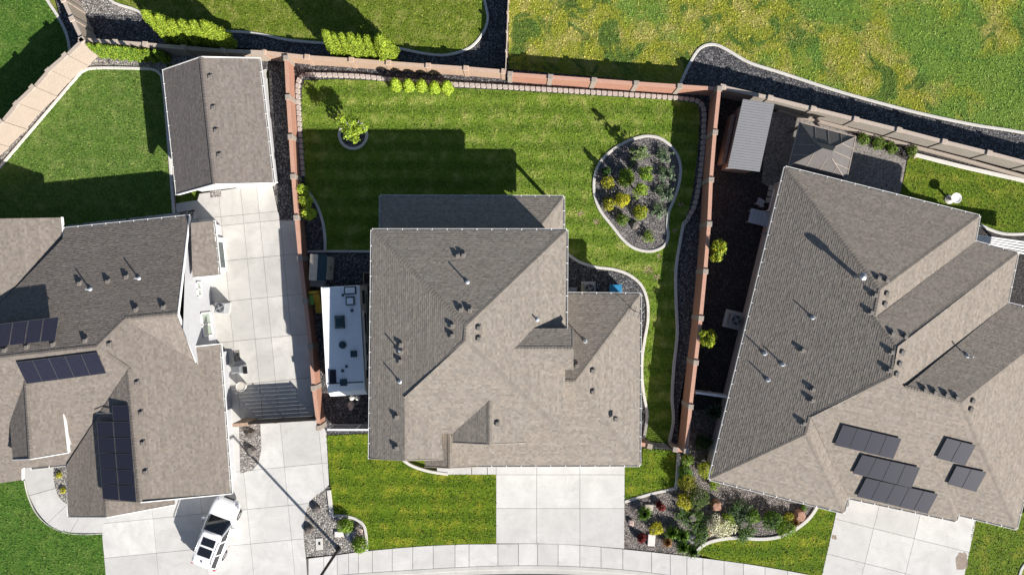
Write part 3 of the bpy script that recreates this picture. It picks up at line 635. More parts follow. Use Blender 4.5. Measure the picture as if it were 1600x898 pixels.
def gutter(parent, pts, out=0.1, ticks=0.9):
    "open white gutter trough with hangers along an eave polyline (3D); outside on the right of travel"
    mb = MB(); tk = MB()
    for a, b in zip(pts, pts[1:]):
        d = (b - a).normalized(); r = Vector((d.y, -d.x, 0)).normalized(); z = Vector((0, 0, 1))
        for o1, z1, o2, z2 in ((0.015, -0.04, 0.015, -0.16), (0.015, -0.16, out, -0.16), (out, -0.16, out, -0.02), (out, -0.02, out + 0.025, -0.02), (out + 0.025, -0.02, out + 0.025, -0.17), (0.0, -0.17, out + 0.025, -0.17)):
            mb.face([a + r * o1 + z * z1, b + r * o1 + z * z1, b + r * o2 + z * z2, a + r * o2 + z * z2])
        mb.face([a - z * 0.17, a + r * (out + 0.025) - z * 0.17, a + r * (out + 0.025) - z * 0.02, a - z * 0.02]); mb.face([b - z * 0.17, b + r * (out + 0.025) - z * 0.17, b + r * (out + 0.025) - z * 0.02, b - z * 0.02])
        L = (b - a).length; n = max(1, int(L / ticks))
        for i in range(n + 1):
            p = a + d * (L * i / n); tk.bar(p + z * -0.015, p + r * (out + 0.03) + z * -0.015, 0.045, 0.02)
    g = mb.build("gutter", M_gutter, parent); tag(tk.build("hangers", M_white, g), kind="stuff")
def fascia(parent, a, b, h=0.2, name="fascia", mat=None):
    mb = MB(); mb.bar(a - Vector((0, 0, h / 2 - 0.03)), b - Vector((0, 0, h / 2 - 0.03)), 0.05, h); mb.build(name, mat or M_white, parent)
def vent(roof, p, n, rz=0.0, s=0.23):
    mb = MB(); z = p.z
    mb.box((p.x, p.y, z + 0.02), (s + 0.1, s + 0.14, 0.03), rz); mb.box((p.x, p.y, z + 0.06), (s * 0.8, s * 0.8, 0.14), rz); mb.box((p.x, p.y, z + 0.135), (s + 0.03, s + 0.03, 0.06), rz, bev=0.025, taper=0.92)
    mb.build("roof_vent", M_vent, roof)
def pipe(roof, p, h=0.45, r=0.045, cap=False):
    mb = MB(); mb.lathe(p + Vector((0, 0, -0.1)), [(0.16, 0.0), (0.15, 0.13), (r + 0.02, 0.2), (r, 0.22), (r, h + 0.1)], 10)
    if cap: mb.lathe(p + Vector((0, 0, h)), [(r, 0), (r * 1.9, 0.06), (r * 1.9, 0.14), (0.02, 0.22)], 12)
    mb.build("vent_pipe", M_pipe, roof, smooth=False)
M_vent = plain("vent_paint", (0.16, 0.145, 0.13), 0.7); M_pipe = plain("pipe_grey", (0.40, 0.42, 0.45), 0.5, 0.2)
M_drip = plain("drip_edge_taupe", (0.30, 0.262, 0.22), 0.8)
DBG = False
class House:
    def __init__(s, name, label, base, mat, cat="house"):
        s.e = empty(name, base, label, cat); s.S = MB(); s.D = MB(); s.C = MB(); s.mat = mat; s.planes = {}; s.v = []; s.p = []
    def plane(s, key, pts, **k):
        pl = Plane(pts[0], pts[1], max(pts[2:], key=lambda q: q.z)); s.planes[key] = pl
        flat = [Vector((q.x, q.y, pl.z(q.x, q.y))) for q in pts]; dev = max(abs(a.z - b.z) for a, b in zip(flat, pts))
        if DBG and dev > 0.06: print("DEV", s.e.name, key, round(dev, 3), [round(a.z - b.z, 2) for a, b in zip(flat, pts)])
        shingle_plane(flat, s.S, deck=s.D, **k); return pl
    def cap(s, *a, **k): caps(s.C, *a, **k)
    def finish(s):
        r = s.D.build("roof", M_deck, s.e); s.roof = r
        tag(s.S.build("shingles", s.mat, r, colors=True), kind="stuff")
        if s.C.f: tag(s.C.build("ridge_caps", s.mat, r, colors=True), kind="stuff")
        for key, px, py in s.v: vent(r, s.planes[key].px(px, py), None, random.uniform(-0.1, 0.1) + s.rz)
        for key, px, py, h, cp in s.p: pipe(r, s.planes[key].px(px, py), h, 0.045 if not cp else 0.09, cp)
        return r
    rz = 0.0
    def wall(s, poly, z0, z1, mat): mb = MB(); mb.prism(poly, z0, z1); return mb.build("wall", mat, s.e)
# ================= middle house (two storeys, hip roof)
h = House("family_house", "two storey taupe shingled hip roof house in the middle", W(735, 520), M_sh_c)
ze, zl = 5.7, 2.9
UL, UR, LB, LR = W(582, 360, ze), W(885, 360, ze), W(578, 716, ze), W(882, 677, ze)
K1, K2 = W(729, 509, 7.75), W(727.5, 532, 7.75); G0, G1 = W(632, 620, 6.42), W(632, 719, 6.42); gr0, gr1 = W(690, 677, ze), W(692, 717, ze)
h.plane("L", [LB, UL, K1, K2, G0, G1]); h.plane("T", [UL, UR, K1]); h.plane("R", [UR, LR, K2, K1]); h.plane("B", [LR, gr0, G0, K2]); h.plane("GR", [gr0, gr1, G1, G0])
h.cap(UL, K1); h.cap(UR, K1); h.cap(K1, K2); h.cap(G0, K2); h.cap(LR, K2); h.cap(G1, G0)
CG0, CG1 = h.planes["B"].px(765, 625), None; CG1 = W(765, 694, CG0.z); cl, cr, cl0, cr0 = W(707, 691, ze), W(823, 691, ze), W(707, 677, ze), W(823, 677, ze)
h.plane("CL", [cl, cl0, CG0, CG1]); h.plane("CR", [cr0, cr, CG1, CG0]); h.cap(CG1, CG0)
DR0 = h.planes["R"].px(804, 544.6); DR1 = W(895, 544.6, DR0.z); dz = h.planes["R"].px(833, 513).z; dt0, dt1, db0, db1 = W(833, 513, dz), W(895, 513, dz), W(833, 577, dz), W(895, 577, dz)
h.plane("DT", [dt0, dt1, DR1, DR0]); h.plane("DB", [db1, db0, DR0, DR1]); h.cap(DR0, DR1)
L1 = W(898, 596, 4.8); L0 = W(850, 596, 4.8); e1, e2, e3, e4 = W(850, 459, zl), W(1000, 460, zl), W(999, 726, zl), W(745, 727, zl)
PB = Plane(e3, e4, L1); h.plane("LT", [e1, e2, L1, L0]); h.plane("LRt", [e2, e3, L1]); h.plane("LB", [e3, e4, PB.px(706, 688), PB.px(706, 662), PB.px(800, 620), L0, L1])
h.cap(e2, L1); h.cap(e3, L1); h.cap(L0, L1)
pz = 3.55; pr0, pr1 = W(703, 668, pz), W(703, 731, pz); h.plane("PL", [W(664, 728, zl), W(664, 668, zl), pr0, pr1]); h.plane("PR", [W(745, 668, zl), W(745, 727, zl), pr1, pr0]); h.cap(pr1, pr0)
zp = 2.8; a1, a2, a3, a4 = W(595, 307, zp), W(880, 308, zp), W(828, 374, 3.85), W(647, 374, 3.85)
h.plane("AT", [a1, a2, a3, a4]); h.plane("AR", [a2, W(880, 376, zp), W(828, 376, 3.85), a3]); h.plane("AL", [W(595, 376, zp), a1, a4, W(647, 376, 3.85)]); h.cap(a2, a3); h.cap(a1, a4)
h.v = [("T", 715, 400), ("T", 724, 399), ("T", 720, 484), ("T", 734, 485), ("L", 707, 509), ("L", 707, 524), ("R", 748, 512), ("R", 748, 529), ("L", 627, 538), ("L", 627, 550), ("L", 626, 564), ("L", 620, 651), ("L", 620, 699), ("CR", 777, 661), ("LT", 901, 571), ("LRt", 926, 579), ("LRt", 926, 612), ("LB", 962, 654)]
h.p = [("T", 730, 441, 0.5, False), ("L", 625, 548, 0.45, False), ("L", 625, 596, 0.5, False), ("R", 839, 499, 0.35, False), ("LT", 914, 533, 0.9, False)]
h.finish()
up = inset([tuple(p[:2]) for p in (UL, UR, LR, gr0, gr1, LB)], 0.45); h.wall(up, 0, ze - 0.02, M_tanwall)
lo = inset([tuple(W(x, y, zl)[:2]) for x, y in ((850, 459), (1000, 460), (999, 726), (745, 727), (745, 650), (850, 650))], 0.45); h.wall(lo, 0, zl - 0.02, M_tanwall)
gutter(h.e, [UL, LB]); gutter(h.e, [UR, UL]); gutter(h.e, [W(884, 513, ze), UR]); gutter(h.e, [e3, e2]); gutter(h.e, [e2, W(887, 459, zl)]); gutter(h.e, [e4, e3]); gutter(h.e, [a2, a1]); gutter(h.e, [W(880, 372, zp), a2]); gutter(h.e, [a1, W(595, 374, zp)])
for a, b in ((LB, G1), (gr1, G1), (cl, CG1), (cr, CG1), (dt1, DR1), (db1, DR1), (W(664, 729, zl), pr1), (W(745, 729, zl), pr1)): fascia(h.e, a, b, mat=M_drip)
# dormer cheeks and gable faces
mb = MB(); rp = h.planes["R"]
for y in (516, 574):
    q0, q1 = W(840, y, dz), W(890, y, dz); b0_, b1_ = rp.z(q0.x, q0.y), min(ze, rp.z(q1.x, q1.y)); mb.face([(q0.x, q0.y, b0_ - 0.1), (q1.x, q1.y, ze - 0.2), (q1.x, q1.y, dz), (q0.x, q0.y, dz)])
q0, q1, q2 = W(890, 516, dz), W(890, 574, dz), W(890, 544.6, DR0.z); mb.face([(q0.x, q0.y, ze - 0.3), (q1.x, q1.y, ze - 0.3), q1, q2, q0]); mb.build("wall", M_tanwall, h.e)
mb = MB(); mb.face([W(583, 713, ze), W(687, 713, ze), W(632, 714, 6.35)]); mb.build("wall", M_tanwall, h.e)
mb = MB(); mb.face([W(711, 688, ze), W(819, 688, ze), W(765, 689, CG0.z - 0.06)]); mb.build("wall", M_tanwall, h.e)
for x in (604, 700, 793, 870):
    b = W(x, 314, 2.7); mb = MB(); mb.box((b.x, b.y, 1.35), (0.18, 0.18, 2.7)); mb.build("post", M_white, h.e)
for x0, x1 in ((790, 872), (890, 960)):
    a, b = W(x0, 716, 1.2), W(x1, 716, 1.2); mb = MB(); y = lo and min(p[1] for p in lo); cx = (a.x + b.x) / 2
    for i in range(4): mb.box((cx, y - 0.03, 0.3 + i * 0.56), (b.x - a.x, 0.06, 0.53))
    mb.build("garage_door", M_white, h.e)
# tv aerial on the low corner
aer = empty("roof_aerial", h.planes["LRt"].px(990, 486), "small dark television aerial near the low roof corner", "aerial"); b = wloc(aer)
mb = MB(); mb.tube([b, b + Vector((0, 0, 1.0))], 0.02, 6); mb.build("mast", M_metal_dk, aer)
mb = MB(); mb.tube([b + Vector((-0.5, 0.25, 1.0)), b + Vector((0.5, -0.2, 1.0))], 0.015, 6)
for t in (-0.8, -0.2, 0.4, 0.9): c = b + Vector((0.5 * t, -0.22 * t, 1.0)); mb.tube([c + Vector((-0.12, -0.3, 0)), c + Vector((0.12, 0.3, 0))], 0.012, 6)
mb.build("boom", M_metal_dk, aer)
# ================= left house (single storey, cross gables)
h = House("left_house", "brown grey roofed single storey house with white gable wall at left", W(170, 580), M_sh_l); h.rz = 0.1
E1, E2, GA = W(100, 358, 2.6), W(296, 338, 2.6), W(278, 490, 4.85); P1 = Plane(E1, E2, GA)
V1, V2, VX = P1.px(195, 498), P1.px(150, 542), P1.px(-90, 569); va, vb = P1.px(98, 373), P1.px(-90, 565)
h.plane("P1", [E1, E2, GA, V1, V2, VX, va])
P2 = Plane(W(95, 340, 2.6), W(98.5, 373, 2.6), P1.px(0, 472)); h.plane("P2", [W(95, 340, 2.6), W(98.5, 373, 2.6), P1.px(0, 472), P2.px(-90, 562), P2.px(-90, 343)])
P3 = Plane(VX, V2, W(103, 724, 2.7)); V3, v5 = P3.px(200, 576), P3.px(105, 725)
h.plane("P3", [P3.px(-90, 768), P3.px(35, 749), P3.px(35, 731), v5, V3, V2, VX])
r0, r1 = W(343, 537, 2.7), W(360, 771, 2.7); P6 = Plane(r0, r1, V1); RG = P6.px(219, 784.5); gk = P6.px(306, 565)
h.plane("P6", [r0, r1, RG, V3, V2, V1, gk, P6.px(305, 541)])
P5 = Plane(V3, RG, W(106, 806, 2.7)); q1, q2 = P5.px(167, 808), P5.px(165, 782)
h.plane("P5", [P5.px(105, 725), P5.px(106, 806), q1, q2, RG, V3]); h.plane("P4", [gk, GA, V1]); h.plane("P8", [W(273, 787, 2.55), W(272, 778, 2.55), q2, q1])
xr0, xr1 = P3.px(40, 592), None; xr1 = W(48, 717, xr0.z); zx = xr0.z - 0.95
h.plane("X1", [W(20, 717, zx), W(14, 636, zx), xr0, xr1]); h.plane("X2", [W(97, 622, zx), W(107, 706, zx), xr1, xr0])
lt = [W(333, 345, 2.45), W(342, 430, 2.45), W(301, 434, 3.15), W(297, 348, 3.15)]; h.plane("LT", lt)
for a, b in ((VX, V2), (V2, V1), (V1, GA), (V2, V3), (V3, RG), (q2, q1), (xr0, xr1)): h.cap(a, b)
h.v = [("P1", 125, 443), ("P1", 169, 440), ("P1", 198, 433), ("P1", 213, 484), ("P1", 256, 480), ("P1", 134, 532), ("P1", 84, 538), ("P1", 43, 542), ("P1", 8, 547), ("P6", 172, 538), ("P6", 215, 598), ("P6", 221, 645), ("P6", 224, 692), ("P6", 228, 737)]
h.p = [("P1", 141, 452, 0.5, False), ("P1", 217, 435, 0.5, False)]
h.finish()
for a, b in ((E2, GA), (GA, gk), (RG, r1), (q1, W(273, 788, 2.55)), (P5.px(106, 808), q1), (xr1, W(107, 707, zx)), (xr1, W(20, 718, zx)), (W(107, 707, zx), W(98, 632, zx)), (P3.px(35, 749), P3.px(35, 731)), (v5, P5.px(106, 806)), (W(96, 339, 2.6), W(99.5, 373, 2.6)), (lt[1], lt[2]), (r0, P6.px(305, 541))): fascia(h.e, a, b)
gutter(h.e, [E2, E1]); gutter(h.e, [r1, r0]); gutter(h.e, [lt[1], lt[0]]); gutter(h.e, [P3.px(48, 731), v5][::1])
# walls
B0, B1 = W(318, 352), W(344, 572); apx = B0 + (B1 - B0) * 0.71; bx = Vector((-1, -0.1, 0)) * 9
mb = MB(); top = [Vector((B0.x, B0.y, 2.5)), Vector((apx.x, apx.y, GA.z - 0.15)), Vector((B1.x, B1.y, 3.0))]
mb.face([B0, B1, top[2], top[1], top[0]]); mb.face([B0, top[0], top[0] + bx, B0 + bx]); mb.build("wall", M_stucco, h.e)
h.wall(G([(356, 548), (369, 748), (290, 762), (190, 770), (160, 770), (156, 712), (190, 640), (225, 570)]), 0, 2.65, M_stucco)
h.wall(inset([tuple(p[:2]) for p in (E1, E2, W(318, 560), W(100, 600), W(-90, 620), W(-90, 372))], 0.5), 0, 2.5, M_stucco)
h.wall(inset([tuple(W(x, y, zx)[:2]) for x, y in ((18, 640), (102, 628), (107, 703), (24, 714))], 0.25), 0, zx - 0.05, M_stucco)
mb = MB(); a, b = W(345, 352), W(352, 428); mb.prism([a[:2], b[:2], (b.x - 1.6, b.y + 0.1), (a.x - 1.6, a.y + 0.1)], 0, 2.4); mb.build("wall", M_stucco, h.e)
mb = MB(); d = (B1 - B0).normalized(); nn = Vector((-d.y, d.x, 0)); nn = nn if nn.x > 0 else -nn
def wquad(t0, t1, z0, z1, off): return [B0 + d * t0 + nn * off + Vector((0, 0, z0)), B0 + d * t1 + nn * off + Vector((0, 0, z0)), B0 + d * t1 + nn * off + Vector((0, 0, z1)), B0 + d * t0 + nn * off + Vector((0, 0, z1))]
def win(t0, t1, z0, z1):
    mb = MB(); fw = 0.09
    for q in ((t0, t1, z0, z0 + fw), (t0, t1, z1 - fw, z1), (t0, t0 + fw, z0, z1), (t1 - fw, t1, z0, z1), ((t0 + t1) / 2 - 0.05, (t0 + t1) / 2 + 0.05, z0, z1)):
        a = B0 + d * ((q[0] + q[1]) / 2) + nn * 0.03; mb.box((a.x, a.y, (q[2] + q[3]) / 2), (abs(q[1] - q[0]), 0.08, q[3] - q[2]), math.atan2(d.y, d.x))
    w = mb.build("window", M_white, h.e); g = MB(); g.face(wquad(t0 + fw, t1 - fw, z0 + fw, z1 - fw, 0.015)); g.build("pane", M_pane, w)
M_pane = plain("bright_pane", (0.30, 0.36, 0.30), 0.1, 0, 0.6, var=0.2)
win(6.1, 7.75, 0.6, 2.1); win(4.0, 5.0, 1.5, 2.2)
mb = MB(); a, b = W(350.5, 372), W(355, 424); mb.prism([a[:2], b[:2], (b.x - 0.06, b.y), (a.x - 0.06, a.y)], 0.05, 2.05); pd = mb.build("door", M_white, h.e)
mb = MB(); mb.prism([(a.x + 0.02, a.y - 0.25), (b.x + 0.02, b.y + 0.25), (b.x + 0.005, b.y + 0.25), (a.x + 0.005, a.y - 0.25)], 0.3, 1.9); mb.build("pane", M_glass, pd)
# ================= workshop
h = House("workshop", "detached workshop with charcoal taupe gable roof beside the side driveway", W(340, 200), M_sh_s, "workshop"); h.rz = 0.1
zs, zr = 2.65, 4.15; l0, l1, m0, m1, r0, r1 = W(256, 109, zs), W(277, 304, zs), W(314, 89, zr), W(335, 288, zr), W(404, 91, zs), W(427, 286, zs)
h.plane("L", [l1, l0, m0, m1]); h.plane("R", [r0, r1, m1, m0]); h.cap(m0, m1)
h.v = [("R", 329, 121), ("R", 334, 169), ("R", 338, 205), ("R", 343, 243)]; h.finish()
gutter(h.e, [r1, r0]); gutter(h.e, [l0, l1])
for a, b in ((l1, m1), (r1, m1), (l0, m0), (r0, m0)): fascia(h.e, a, b, 0.22)
wp = inset([tuple(p[:2]) for p in (l0, l1, r1, r0)], 0.5); h.wall(wp, 0, zs - 0.05, M_stucco)
f0, f1 = Vector((*min(wp, key=lambda p: p[0] + p[1]), 0)), Vector((*max(wp, key=lambda p: p[0] - p[1]), 0)); fm = (f0 + f1) / 2
for off in (0.0,):
    mb = MB(); mb.face([f0 + Vector((0, 0, zs - 0.1)), f1 + Vector((0, 0, zs - 0.1)), fm + Vector((0, 0, zr - 0.12))]); mb.build("wall", M_stucco, h.e)
b0_, b1_ = Vector((*min(wp, key=lambda p: p[0] - p[1]), 0)), Vector((*max(wp, key=lambda p: p[0] + p[1]), 0)); bm_ = (b0_ + b1_) / 2
mb = MB(); mb.face([b0_ + Vector((0, 0, zs - 0.1)), b1_ + Vector((0, 0, zs - 0.1)), bm_ + Vector((0, 0, zr - 0.12))]); mb.build("wall", M_stucco, h.e)
d = (f1 - f0).normalized(); c = f0 + d * 4.0; mb = MB()
for i in range(4): mb.box((c.x + d.y * 0.03, c.y - d.x * 0.03, 0.3 + i * 0.56), (2.9, 0.06, 0.53), math.atan2(d.y, d.x))
mb.build("garage_door", M_white, h.e)
# ================= right house (stepped hips)
h = House("right_house", "large sand grey hip roof house with solar panels at right", W(1400, 560), M_sh_r); h.rz = -0.24
zE = 3.0; A, Bp, Cl = W(1228, 262, zE), W(1530, 338, zE), W(1110, 748, zE); Pk = W(1376, 452, 5.4); PL = Plane(A, Cl, Pk); PT = Plane(A, Bp, Pk)
k2, k3, k4, k5, k6, k7 = (PL.px(*q) for q in ((1367, 497), (1402, 541), (1394, 588), (1267, 651), (1260, 678), (1360, 603)))
j1 = W(1523, 378, zE); j2 = W(1590, 396, zE); j3 = W(1574, 474, zE); j4 = W(1668, 498, zE)
h.plane("L", [Cl, A, Pk, k2, k3, k4, k5, k6]); h.plane("T", [A, Bp, Pk]); h.plane("S1", [Bp, j1, k2, Pk])
h.plane("D2", [j1, j2, k3, k2]); PD3 = None
bl1, bl2 = W(1318, 800, zE), W(1325, 777, zE); bl3, bl4, bl5 = W(1494, 813, zE), W(1497, 803, zE), W(1588, 825, zE)
F2 = Plane(bl2, bl3, k5); kk = F2.px(1394, 598); k8 = F2.px(1414, 605); F3 = Plane(bl4, bl5, k8); k9 = F3.px(1502, 628)
h.plane("B2", [j2, j3, k8, k4, k3]); h.plane("D3", [j3, j4, k9, k8])
h.plane("F1", [Cl, bl1, k6]); h.plane("S3", [bl1, bl2, k5, k6]); h.plane("F2", [bl2, bl3, k8, k4, k5]); h.plane("S4", [bl3, bl4, k8]); h.plane("F3", [bl4, bl5, k9, k8]); h.plane("R3", [bl5, j4, k9])
for a, b in ((A, Pk), (Bp, Pk), (Pk, k2), (k2, k3), (j2, k3), (k3, k4), (k4, k5), (k5, k6), (Cl, k6), (bl1, k6), (k8, k9), (bl5, k9), (j4, k9), (bl3, k8)): h.cap(a, b)
h.v = [("T", 1372, 435), ("T", 1385, 438), ("L", 1367, 461), ("L", 1361, 488), ("S1", 1385, 459), ("S1", 1382, 475), ("D2", 1394, 521), ("D2", 1414, 526), ("L", 1393, 550), ("L", 1389, 578), ("B2", 1409, 550), ("B2", 1405, 568), ("B2", 1400, 584), ("L", 1254, 547), ("D3", 1444, 609), ("D3", 1460, 613), ("D3", 1478, 617), ("D3", 1494, 621), ("R3", 1519, 626), ("R3", 1516, 639), ("L", 1256, 661), ("L", 1269, 625), ("L", 1270, 608)]
h.p = [("L", 1270, 496, 0.4, False), ("D3", 1511, 556, 0.6, False), ("L", 1195, 552, 0.4, False), ("L", 1223, 569, 0.4, False), ("L", 1200, 593, 0.4, False)]
r = h.finish()
b = h.planes["L"].px(1338, 432); mb = MB(); mb.lathe(b + Vector((0, 0, -0.2)), [(0.2, 0), (0.13, 0.3), (0.13, 0.85), (0.24, 0.9), (0.24, 1.08), (0.05, 1.18)], 14); mb.build("flue", M_metal_gr, r, smooth=False)
fp = [tuple(p[:2]) for p in (A, Cl, bl1, bl2, bl3, bl4, bl5, j4, j3, j2, j1, Bp)]; h.wall(inset(fp, 0.5), 0, zE - 0.03, M_tanwall)
gutter(h.e, [A, Cl]); gutter(h.e, [Bp, A]); gutter(h.e, [Cl, bl1]); gutter(h.e, [bl2, bl3]); gutter(h.e, [bl4, bl5]); gutter(h.e, [bl5, j4]); gutter(h.e, [j1, Bp]); gutter(h.e, [j2, j1]); gutter(h.e, [j3, j2]); gutter(h.e, [j4, j3]); gutter(h.e, [bl1, bl2]); gutter(h.e, [bl3, bl4])
HR = h
# ------------------------------------------------------------------ things
def on(parent): return wloc(parent)
# ---- solar arrays
def m_solar():
    t = NT("solar_cells"); b = t.new("ShaderNodeTexBrick"); tc = t.new("ShaderNodeTexCoord"); t.link(tc.outputs["UV"], b.inputs["Vector"])
    b.offset = 0.0; b.inputs["Color1"].default_value = (0.017, 0.019, 0.033, 1); b.inputs["Color2"].default_value = (0.020, 0.022, 0.038, 1); b.inputs["Mortar"].default_value = (0.032, 0.032, 0.042, 1)
    b.inputs["Scale"].default_value = 1.0; b.inputs["Brick Width"].default_value = 1 / 6; b.inputs["Row Height"].default_value = 1 / 10; b.inputs["Mortar Size"].default_value = 0.006
    t.color(b.outputs["Color"]); return t.fin(0.45, 0, 0.08)
M_solar = m_solar(); M_frame = plain("panel_frame", (0.07, 0.07, 0.075), 0.7, 0.0, 0.1)
def solar(label, corners, nx, ny, skip=(), gap=0.03, lift=0.12, group="roof solar arrays"):
    "corners: 3D TL, TR, BR, BL (already at height)"
    tl, tr, br, bl = corners; c = (tl + tr + br + bl) / 4; e = empty("solar_array", c, label, "solar array", group)
    n = (tr - tl).cross(bl - tl).normalized(); n = n if n.z > 0 else -n
    def P(u, v): return tl * (1 - u) * (1 - v) + tr * u * (1 - v) + br * u * v + bl * (1 - u) * v
    gu = gap / (tr - tl).length / 2; gv = gap / (bl - tl).length / 2; off = wloc(e)
    for j in range(ny):
        for i in range(nx):
            if (i, j) in skip: continue
            q = [P(i / nx + gu, j / ny + gv), P((i + 1) / nx - gu, j / ny + gv), P((i + 1) / nx - gu, (j + 1) / ny - gv), P(i / nx + gu, (j + 1) / ny - gv)]
            me = bpy.data.meshes.new("panel"); ce = sum(q, Vector()) / 4; ins = [p + (ce - p) * 0.022 for p in q]
            vs = [p - off for p in ([a + n * 0.04 for a in q] + [a for a in q] + [a + n * 0.036 for a in ins])]
            fs = [(8, 9, 10, 11), (7, 6, 5, 4)] + [(k, (k + 1) % 4, 8 + (k + 1) % 4, 8 + k) for k in range(4)] + [(4 + k, 4 + (k + 1) % 4, (k + 1) % 4, k) for k in range(4)]
            me.from_pydata(vs, [], fs); me.materials.append(M_solar); me.materials.append(M_frame); me.polygons.foreach_set("material_index", [0] + [1] * 9)
            uv = me.uv_layers.new(name="UVMap"); co = [(0, 0), (1, 0), (1, 1), (0, 1)]
            for k, l in enumerate(me.polygons[0].loop_indices): uv.data[l].uv = co[k]
            o = bpy.data.objects.new("panel", me); COL.objects.link(o); o.parent = e
    for v in (0.25, 0.75) if ny == 1 else [(j + t) / ny for j in range(ny) for t in (0.5,)]:
        mb = MB(); mb.bar(P(0.0, v) - n * 0.03, P(1.0, v) - n * 0.03, 0.04, 0.05); mb.build("rail", M_metal_gr, e)
    return e
def onp(pl, pts, l=0.12): return [pl.px(x, y) + pl.n * l for x, y in pts]
F2p, F3p = HR.planes["F2"], HR.planes["F3"]
solar("upper row of four solar panels on right house front roof", onp(F2p, [(1315.5, 661.5), (1407, 683), (1394, 715), (1302, 693)]), 4, 1)
solar("middle row of four solar panels on right house front roof", onp(F2p, [(1345.5, 708), (1436, 728), (1422.5, 760), (1330.5, 737)]), 4, 1)
solar("bottom row of five solar panels along right house front eave", onp(F2p, [(1352, 744), (1464, 769), (1447.6, 800), (1337, 773)]), 5, 1)
solar("upper pair of solar panels near the right edge", onp(F3p, [(1477.7, 681.6), (1523, 693), (1506, 725), (1461, 713)]), 2, 1)
solar("lower pair of solar panels near the right edge", onp(F3p, [(1492.7, 725), (1539.5, 735), (1523, 766), (1478, 753.5)]), 2, 1)
a = [P1.px(0, 506) + Vector((0, 0, 0.75)), P1.px(93, 494) + Vector((0, 0, 0.75)), P1.px(87, 532) + Vector((0, 0, 0.2)), P1.px(-6, 541) + Vector((0, 0, 0.2))]
def atz(p, px, py): return W(px, py, p.z)
a = [W(-27.5, 509, a[0].z), W(93, 494, a[1].z), W(87, 532, a[2].z), W(-33.5, 545, a[3].z)]
solar("tilted dark solar panel row behind the left house ridge", a, 5, 1, gap=0.05)
solar("row of solar panels below the left house ridge", onp(P3, [(27, 564), (153.5, 548.5), (167.6, 581.5), (43.6, 598)], 0.1), 5, 1, gap=0.015)
c0 = P5.px(150, 633) ; zz = [P5.px(149, 633).z + 0.38, P5.px(202, 632).z + 0.1, P5.px(214, 784).z + 0.1, P5.px(161, 779).z + 0.38]
solar("two column stack of solar panels on left garage roof", [W(149, 633.5, zz[0]), W(202, 632.5, zz[1]), W(214, 784, zz[2]), W(161, 779, zz[3])], 2, 6, skip=((0, 0),), gap=0.05)
# ---- light pole
b = W(529, 857); e = empty("street_lamp", b, "dark street lamp pole in the gravel planter by the pavement", "street lamp")
mb = MB(); mb.lathe(b, [(0.2, 0), (0.2, 0.12), (0.13, 0.2), (0.105, 0.5), (0.075, 6.9), (0.03, 7.0)], 12); mb.build("pole", M_metal_dk, e)
mb = MB(); t = b + Vector((0, 0, 6.8)); d = Vector((-0.1, -1, 0)).normalized(); mb.tube([t, t + d * 0.5 + Vector((0, 0, 0.25)), t + d * 1.4 + Vector((0, 0, 0.3))], 0.04, 8); ar = mb.build("arm", M_metal_dk, e)
mb = MB(); c = t + d * 1.7 + Vector((0, 0, 0.3)); mb.box(c, (0.3, 0.7, 0.12), math.atan2(d.y, d.x) - math.pi / 2, bev=0.03); mb.build("lamp_head", M_metal_dk, e)
# ---- white SUV
M_car = NT("white_car_paint"); M_car.color((0.80, 0.80, 0.79)); M_car.b.inputs["Coat Weight"].default_value = 0.6; M_car.b.inputs["Coat Roughness"].default_value = 0.05; M_car = M_car.fin(0.35, 0.0, 0.5)
M_carglass = plain("car_glass", (0.012, 0.014, 0.018), 0.06, 0, 0.7, var=0.1); M_chrome = plain("chrome", (0.6, 0.6, 0.62), 0.2, 1.0, var=0.05); M_lamp = plain("headlamp", (0.35, 0.37, 0.4), 0.1, 0.3); M_red = plain("tail_red", (0.35, 0.02, 0.02), 0.2)
cb_ = W(345.5, 825.5); hd = Vector((23, 63, 0)).normalized(); rz = math.atan2(hd.y, hd.x)
car = empty("parked_car", cb_, "white sport utility car with two dark sunroofs parked askew on driveway", "car", None, rz)
def car_part(name, mb, mats, par=None, sm=True, bev=0.0, sub=0):
    me = bpy.data.meshes.new(name); me.from_pydata(mb.v, [], mb.f)
    for m in (mats if isinstance(mats, list) else [mats]): me.materials.append(m)
    if isinstance(mats, list): me.polygons.foreach_set("material_index", mb.m)
    o = bpy.data.objects.new(name, me); COL.objects.link(o); o.parent = par or car
    if sm: me.polygons.foreach_set("use_smooth", [True] * len(me.polygons))
    if bev: m = o.modifiers.new("bevel", 'BEVEL'); m.width = bev; m.segments = 2
    if sub: m = o.modifiers.new("sub", 'SUBSURF'); m.levels = sub; m.render_levels = sub
    return o
# body loft: x, half width, z low, z shoulder, z top edge
st = [(-2.48, 0.72, 0.45, 0.75, 0.95), (-2.42, 0.86, 0.30, 0.85, 1.05), (-2.0, 0.955, 0.25, 0.95, 1.10), (-1.0, 0.975, 0.22, 0.95, 1.08), (0.0, 0.975, 0.22, 0.95, 1.06), (0.9, 0.97, 0.22, 0.93, 1.05), (1.5, 0.965, 0.25, 0.88, 1.03), (2.0, 0.93, 0.28, 0.80, 0.96), (2.35, 0.80, 0.32, 0.68, 0.84), (2.5, 0.58, 0.40, 0.58, 0.70)]
mb = MB(); ringn = 10; vs = []; fs = []
for x, w, z0, zs_, zt in st:
    for y, z in ((-w * 0.9, z0), (-w, z0 + 0.12), (-w, zs_), (-w * 0.95, zt - 0.03), (-w * 0.78, zt), (w * 0.78, zt), (w * 0.95, zt - 0.03), (w, zs_), (w, z0 + 0.12), (w * 0.9, z0)): vs.append((x, y, z))
